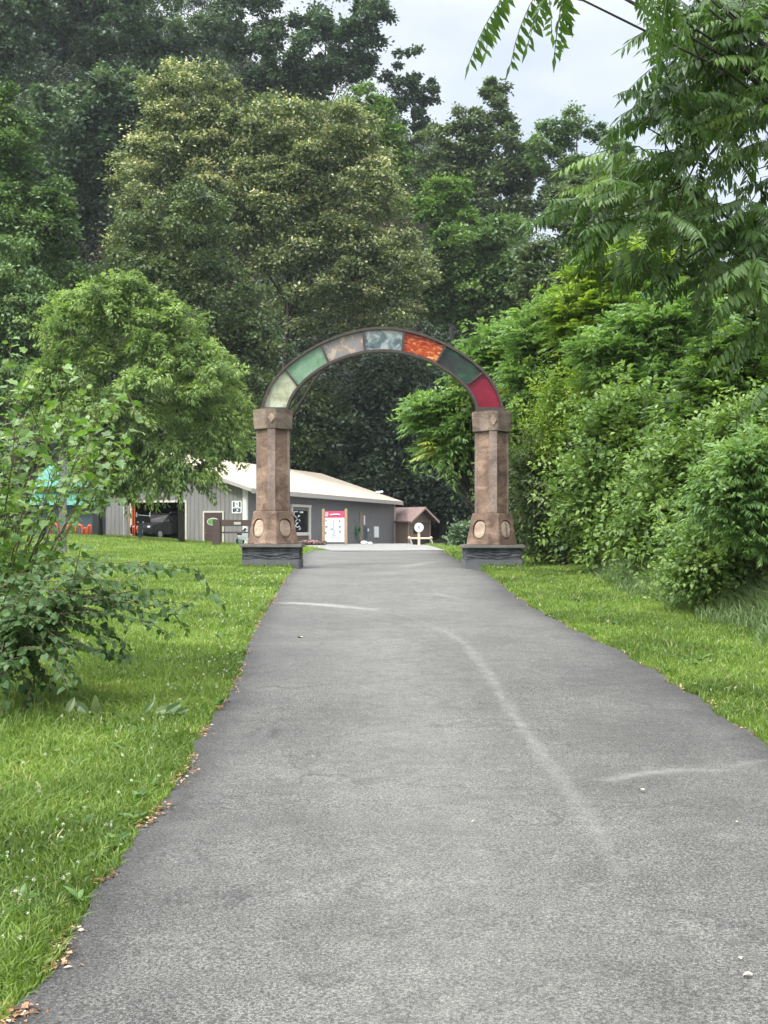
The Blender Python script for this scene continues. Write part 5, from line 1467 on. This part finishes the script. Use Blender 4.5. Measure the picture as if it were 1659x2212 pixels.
def gate():
    d = 62; b = at_ground(468, d); s = d / F
    root = empty('barrier_gate', b, 0, 'brown swing gate with a heavy post and two rails left of the arch', 'gate')
    Zz = lambda py: ZP(py, d, b[2])
    g = Geo(); g.box((-.19, -.14, -.2), (.19, .14, Zz(1122))); g.build('post', M['brown_beam'], root, .015)
    g = Geo(); g.box((.19, -.07, Zz(1136.5)), (2.55, .07, Zz(1123))); rl = g.build('rail', M['brown_beam'], root, .01)
    g = Geo(); g.box((.75 * 1.2, -.078, Zz(1133)), (1.25, -.071, Zz(1127.5))); g.build('plate', M['trim_grey'], rl)
    g = Geo(); g.box((.19, -.04, Zz(1152)), (2.55, .04, Zz(1148.5))); g.build('rail', M['brown_beam'], root)
    g = Geo(); g.box((2.4, -.05, Zz(1150)), (2.5, .05, Zz(1124))); g.build('stile', M['brown_beam'], root)
    g = Geo(); g.box((1.05, -.06, Zz(1156)), (1.3, .06, Zz(1152))); g.build('latch', M['black'], root)


gate()


def wheel(parent, c, r, w, axis, hub='chrome'):
    g = Geo(); ax = Vector(axis).normalized(); u = Vector((0, 0, 1)); v = ax.cross(u)
    ring = lambda rr, o: [Vector(c) + ax * o + (u * math.cos(t) + v * math.sin(t)) * rr for t in [2 * math.pi * k / 24 for k in range(24)]]
    g.loft([ring(r * .6, -w / 2), ring(r * .92, -w / 2), ring(r, -w * .35), ring(r, w * .35), ring(r * .92, w / 2), ring(r * .6, w / 2)]); wl = g.build('wheel', M['rubber'], parent)
    g = Geo(); g.loft([ring(r * .58, -w * .52), ring(r * .62, -w * .4), ring(r * .62, w * .4), ring(r * .58, w * .52)]); g.build('rim', M[hub], wl)
    return wl


def suv():
    # parked just outside the mouth of the bay, nose toward the camera and left
    d = 77.6; px = 352
    x = (px - CX) / F * d; b = (x, d, gz(x, d) - .02)
    root = empty('parked_car', b, R(62), 'dark parked car with roof rack nose-out in the garage bay', 'car')
    # local: nose toward -X; length 4.5
    W = .9
    g = Geo()
    prof = [(-2.2, .35), (-2.25, .7), (-2.15, .92), (-1.1, 1.08), (-.95, 1.1), (2.05, 1.12), (2.2, .9), (2.2, .35)]
    sec = lambda y, k: [(x_ * k, y, z) for x_, z in prof]
    g.loft([sec(-W, .97), sec(-W + .1, 1), sec(W - .1, 1), sec(W, .97)]); g.build('body', M['car_paint'], root, .03)
    g = Geo()
    lo = [(-1.05, -W + .06, 1.09), (2.05, -W + .06, 1.1), (2.05, W - .06, 1.1), (-1.05, W - .06, 1.09)]; hi = [(-.25, -W + .2, 1.62), (1.8, -W + .2, 1.62), (1.8, W - .2, 1.62), (-.25, W - .2, 1.62)]
    g.loft([lo, hi]); g.build('cabin', M['glass_dark'], root, .02)
    g = Geo(); g.box((-.3, -W + .18, 1.615), (1.85, W - .18, 1.68)); rf = g.build('roof', M['car_paint'], root, .02)
    g = Geo()
    for s_ in (-1, 1):
        g.tube([(-.15, s_ * (W - .22), 1.76), (1.7, s_ * (W - .22), 1.76)], .02, 6)
        for xx in (-.1, .8, 1.65): g.tube([(xx, s_ * (W - .22), 1.66), (xx, s_ * (W - .22), 1.76)], .018, 6)
    g.build('roof_rack', M['chrome'], rf)
    for s_ in (-1, 1):
        g = Geo(); g.tube([(-1.02, s_ * (W - .07), 1.09), (-.26, s_ * (W - .2), 1.64)], .035, 6); g.build('pillar', M['car_paint'], root)
        g = Geo(); g.tube([(.75, s_ * (W - .06), 1.09), (.75, s_ * (W - .19), 1.64)], .035, 6); g.build('pillar', M['car_paint'], root)
        g = Geo(); g.ball((-2.14, s_ * .62, .78), .17, 10, 6, (.5, 1.1, .6)); g.build('headlight', M['lamp'], root)
        g = Geo(); g.ball((-.75, s_ * (W + .12), 1.16), .12, 10, 6, (.6, 1, .7)); g.build('mirror', M['car_paint'], root)
        for xx in (-1.4, 1.4): wheel(root, (xx, s_ * (W - .1), .34), .34, .22, (0, 1, 0))
    g = Geo(); g.box((-2.27, -.55, .5), (-2.2, .55, .72)); g.build('grille', M['black'], root)
    g = Geo(); g.box((-2.3, -.22, .42), (-2.265, .22, .62)); g.build('number_plate', M['white'], root)


suv()


def stand():
    d = 70.5; b = at_ground(303, d); s = d / F
    root = empty('tool_stand', b, 0, 'slate-blue post with a dark box head and white crossbar before the garage bay', 'tool stand')
    Zz = lambda py: ZP(py, d, b[2])
    g = Geo(); g.box((-.12, -.09, -.25), (.12, .09, Zz(1129))); g.build('post', M['slate'], root, .012)
    g = Geo(); g.box((-.22, -.16, Zz(1130)), (.6, .16, Zz(1117))); g.build('head', M['black'], root, .03)
    g = Geo(); g.tube([(-.22, -.05, Zz(1113)), (.62, -.05, Zz(1115))], .035, 8)
    for xx in (-.2, .58): g.tube([(xx, -.05, Zz(1117)), (xx, -.05, Zz(1107))], .05, 8)
    g.build('crossbar', M['chrome'], root)
    for xx in (-.1, .2):
        g = Geo(); g.ball((xx, -.17, Zz(1128)), .06); g.build('knob', M['lamp'], root)
    d = 75.5; b = at_ground(279, d); s = d / F
    root = empty('pipe_rack', b, 0, 'orange and white upright pipe rack at the left jamb of the garage bay', 'rack')
    Zz = lambda py: ZP(py, d, b[2])
    for px, m in ((267, 'white'), (278, 'wood_post'), (287, 'orange'), (291, 'orange')):
        g = Geo(); g.tube([((px - 279) * s, 0, -.3), ((px - 279) * s, 0, Zz(1088 if px > 270 else 1078))], .03, 8); g.build('upright', M[m], root)
    g = Geo(); g.tube([(-.33, 0, Zz(1082)), (-.1, 0, Zz(1088)), (.38, 0, Zz(1088))], .025, 8); g.build('top_bar', M['orange'], root)
    g = Geo(); g.ball((.55, 0, Zz(1142)), .13, 10, 6, (1, 1, 1.5)); g.build('float', M['orange'], root)


stand()


def moto():
    d = 73.5; b = at_ground(541, d)
    root = empty('motor_scooter', b, R(10), 'white and black motor scooter half hidden behind the left pillar', 'scooter')
    wheel(root, (-.62, 0, .26), .26, .14, (0, 1, 0)); wheel(root, (.6, 0, .26), .26, .15, (0, 1, 0))
    g = Geo(); g.loft([[(-.78, -.12, .36), (-.78, .12, .36), (-.3, .16, .30), (-.3, -.16, .30)], [(-.72, -.16, .58), (-.72, .16, .58), (-.22, .2, .55), (-.22, -.2, .55)], [(-.5, -.2, .86), (-.5, .2, .86), (-.2, .2, .84), (-.2, -.2, .84)]]); g.build('fairing', M['white'], root, .04)
    g = Geo(); g.loft([[(-.6, -.14, .78), (-.6, .14, .78), (-.3, .14, .84), (-.3, -.14, .84)], [(-.34, -.12, 1.08), (-.34, .12, 1.08), (-.28, .12, 1.08), (-.28, -.12, 1.08)]]); g.build('windscreen', M['glass_dark'], root)
    g = Geo(); g.box((-.3, -.17, .3), (.75, .17, .42)); g.loft([[(.1, -.18, .42), (.1, .18, .42), (.85, .16, .42), (.85, -.16, .42)], [(.15, -.16, .68), (.15, .16, .68), (.9, .14, .72), (.9, -.14, .72)]]); g.build('body', M['white'], root, .03)
    g = Geo(); g.box((.12, -.16, .69), (.88, .16, .8)); g.build('seat', M['black'], root, .03)
    g = Geo(); g.tube([(-.25, -.36, .98), (-.3, 0, .95), (-.25, .36, .98)], .022, 6); g.build('handlebar', M['black'], root)
    g = Geo(); g.ball((-.77, 0, .6), .1, 10, 6, (.4, 1.2, .7)); g.build('headlight', M['lamp'], root)


moto()


def plant_green():
    # hose hung on the long wall
    r = math.atan2(-.29, .957); c = np.array([-8.7, 76, .78])
    u = np.array([.29, .957, 0]); o = np.array([.957, -.29, 0])
    p = c + u * 22.2 + o * .18
    root = empty('garden_hose', p, r, 'coiled green hose hanging on the dark grey wall beside the map board', 'hose')
    g = Geo()
    pts = [(.02 * math.sin(t * 3), .42 * math.cos(t), 1.0 + .36 * math.sin(t) - .004 * t) for t in np.linspace(0, 8 * math.pi, 90)] + [(.05, .3, .4), (.06, .15, .1), (.05, .4, -.1), (.08, .7, -.2)]
    g.tube([(a + .03 * (k % 5 - 2), b_, c_) for k, (a, b_, c_) in enumerate(pts)], .045, 6); g.build('coil', M['hose'], root)
    g = Geo(); g.box((-.15, -.25, .95), (.0, .25, 1.1)); g.build('hanger', M['black'], root)
    d = 88; b = at_ground(790, d)
    root = empty('paper_bag', b, 0, 'white crumpled bag on the ground by the grey double door', 'bag')
    g = Geo(); g.ball((-.12, 0, .14), .24, 9, 6, (1.1, .7, .62)); g.ball((.32, .05, .1), .15, 8, 5, (1.2, .8, .8)); g.build('bag', M['white'], root)
    # crumpled litter in the long grass at the right
    x, y = 4.75, 22.0; p = at(1388, 1197, 22)
    root = empty('crumpled_litter', p, .3, 'crumpled white litter caught in the tall grass on the right', 'litter')
    for k, (dx, s_, m) in enumerate(((-.16, .075, 'white'), (.06, .09, 'paper'), (.0, .06, 'white'))):
        bm = bmesh.new(); bmesh.ops.create_icosphere(bm, subdivisions=2, radius=s_)
        for v in bm.verts: v.co = Vector((v.co.x * 1.3, v.co.y, v.co.z * .7)) * float(rng.uniform(.65, 1.2)) + Vector((dx, 0, .02 * k))
        me = bpy.data.meshes.new('paper_scrap'); bm.to_mesh(me); bm.free(); me.materials.append(M[m])
        o_ = bpy.data.objects.new('paper_scrap', me); COL.objects.link(o_); o_.parent = root


plant_green()

# ------------------------------------------------------------------ damp summer air
def haze():
    m = bpy.data.materials.new('haze_air'); m.use_nodes = True; nt = m.node_tree; nt.nodes.clear()
    o = nt.nodes.new('ShaderNodeOutputMaterial'); v = nt.nodes.new('ShaderNodeVolumePrincipled')
    v.inputs['Color'].default_value = (.86, .92, 1, 1); v.inputs['Density'].default_value = .00013; v.inputs['Anisotropy'].default_value = .2
    nt.links.new(v.outputs[0], o.inputs['Volume'])
    g = Geo(); g.box((-700, -80, -3), (700, 950, 420)); tag(g.build('haze', m), kind='stuff')


haze()

# ------------------------------------------------------------------ light, sky, camera
SUN_EL, SUN_AZ = R(50), R(232)          # azimuth measured from +Y toward +X
world = bpy.data.worlds.new('World'); scene.world = world; world.use_nodes = True
nt = world.node_tree; nt.nodes.clear()
N = lambda t: nt.nodes.new(t)
out = N('ShaderNodeOutputWorld'); bg = N('ShaderNodeBackground'); bg.inputs[1].default_value = .1
sky = N('ShaderNodeTexSky'); sky.sky_type = 'NISHITA'; sky.sun_disc = False; sky.sun_elevation = SUN_EL; sky.sun_rotation = SUN_AZ
tc = N('ShaderNodeTexCoord'); sp = N('ShaderNodeSeparateXYZ'); nt.links.new(tc.outputs['Generated'], sp.inputs[0])
# bright overcast: brightest overhead
el = N('ShaderNodeValToRGB'); cr = el.color_ramp
cr.elements[0].position = 0; cr.elements[0].color = (4.3, 4.7, 5.1, 1)
cr.elements[1].position = 1; cr.elements[1].color = (19, 19.6, 20.5, 1)
e = cr.elements.new(.16); e.color = (4.5, 4.95, 5.45, 1)
e = cr.elements.new(.42); e.color = (5.6, 5.85, 6.1, 1)
nt.links.new(sp.outputs[2], el.inputs[0])
mp = N('ShaderNodeMapping'); mp.inputs['Scale'].default_value = (1, 1, 2.6); nt.links.new(tc.outputs['Generated'], mp.inputs[0])
cl = N('ShaderNodeTexNoise'); cl.inputs['Scale'].default_value = 3.2; cl.inputs['Detail'].default_value = 6; nt.links.new(mp.outputs[0], cl.inputs['Vector'])
cm = N('ShaderNodeValToRGB'); cm.color_ramp.elements[0].position = .38; cm.color_ramp.elements[0].color = (.62, .62, .62, 1); cm.color_ramp.elements[1].position = .6; cm.color_ramp.elements[1].color = (1, 1, 1, 1)
nt.links.new(cl.outputs[0], cm.inputs[0])
mx = N('ShaderNodeMix'); mx.data_type = 'RGBA'; nt.links.new(cm.outputs[0], mx.inputs[0]); nt.links.new(sky.outputs[0], mx.inputs[6])
# thin cloud is brighter round the hidden sun
dp = N('ShaderNodeVectorMath'); dp.operation = 'DOT_PRODUCT'; nt.links.new(tc.outputs['Generated'], dp.inputs[0])
dp.inputs[1].default_value = (math.sin(SUN_AZ) * math.cos(SUN_EL), math.cos(SUN_AZ) * math.cos(SUN_EL), math.sin(SUN_EL))
gl = N('ShaderNodeMapRange'); gl.inputs[1].default_value = .1; gl.inputs[2].default_value = 1; gl.inputs[3].default_value = 1; gl.inputs[4].default_value = 2.6; nt.links.new(dp.outputs['Value'], gl.inputs[0])
gm = N('ShaderNodeVectorMath'); gm.operation = 'SCALE'; nt.links.new(el.outputs[0], gm.inputs[0]); nt.links.new(gl.outputs[0], gm.inputs['Scale'])
nt.links.new(gm.outputs[0], mx.inputs[7])
nt.links.new(mx.outputs[2], bg.inputs[0]); nt.links.new(bg.outputs[0], out.inputs[0])

sl = bpy.data.lights.new('sun', 'SUN'); sl.energy = 2.3; sl.angle = R(10); sl.color = (1, .96, .88)
so = bpy.data.objects.new('sun', sl); COL.objects.link(so)
dv = Vector((math.sin(SUN_AZ) * math.cos(SUN_EL), math.cos(SUN_AZ) * math.cos(SUN_EL), math.sin(SUN_EL)))
so.rotation_euler = dv.to_track_quat('Z', 'Y').to_euler(); so.location = dv * 50

cam = bpy.data.cameras.new('camera'); co = bpy.data.objects.new('camera', cam); COL.objects.link(co)
co.location = (0, 0, CAMZ); co.rotation_euler = (R(90), 0, 0)
cam.sensor_fit = 'VERTICAL'; cam.sensor_height = 36; cam.sensor_width = 27; cam.lens = 36 * F / 2212
cam.shift_y = (HOR - 1106) / 2212; cam.clip_end = 3000; cam.clip_start = .05
scene.camera = co
scene.view_settings.view_transform = 'Standard'; scene.view_settings.look = 'None'
scene.view_settings.exposure = .85; scene.view_settings.gamma = 1
scene.cycles.max_bounces = 8; scene.cycles.diffuse_bounces = 4
scene.render.resolution_x = 768; scene.render.resolution_y = 1024
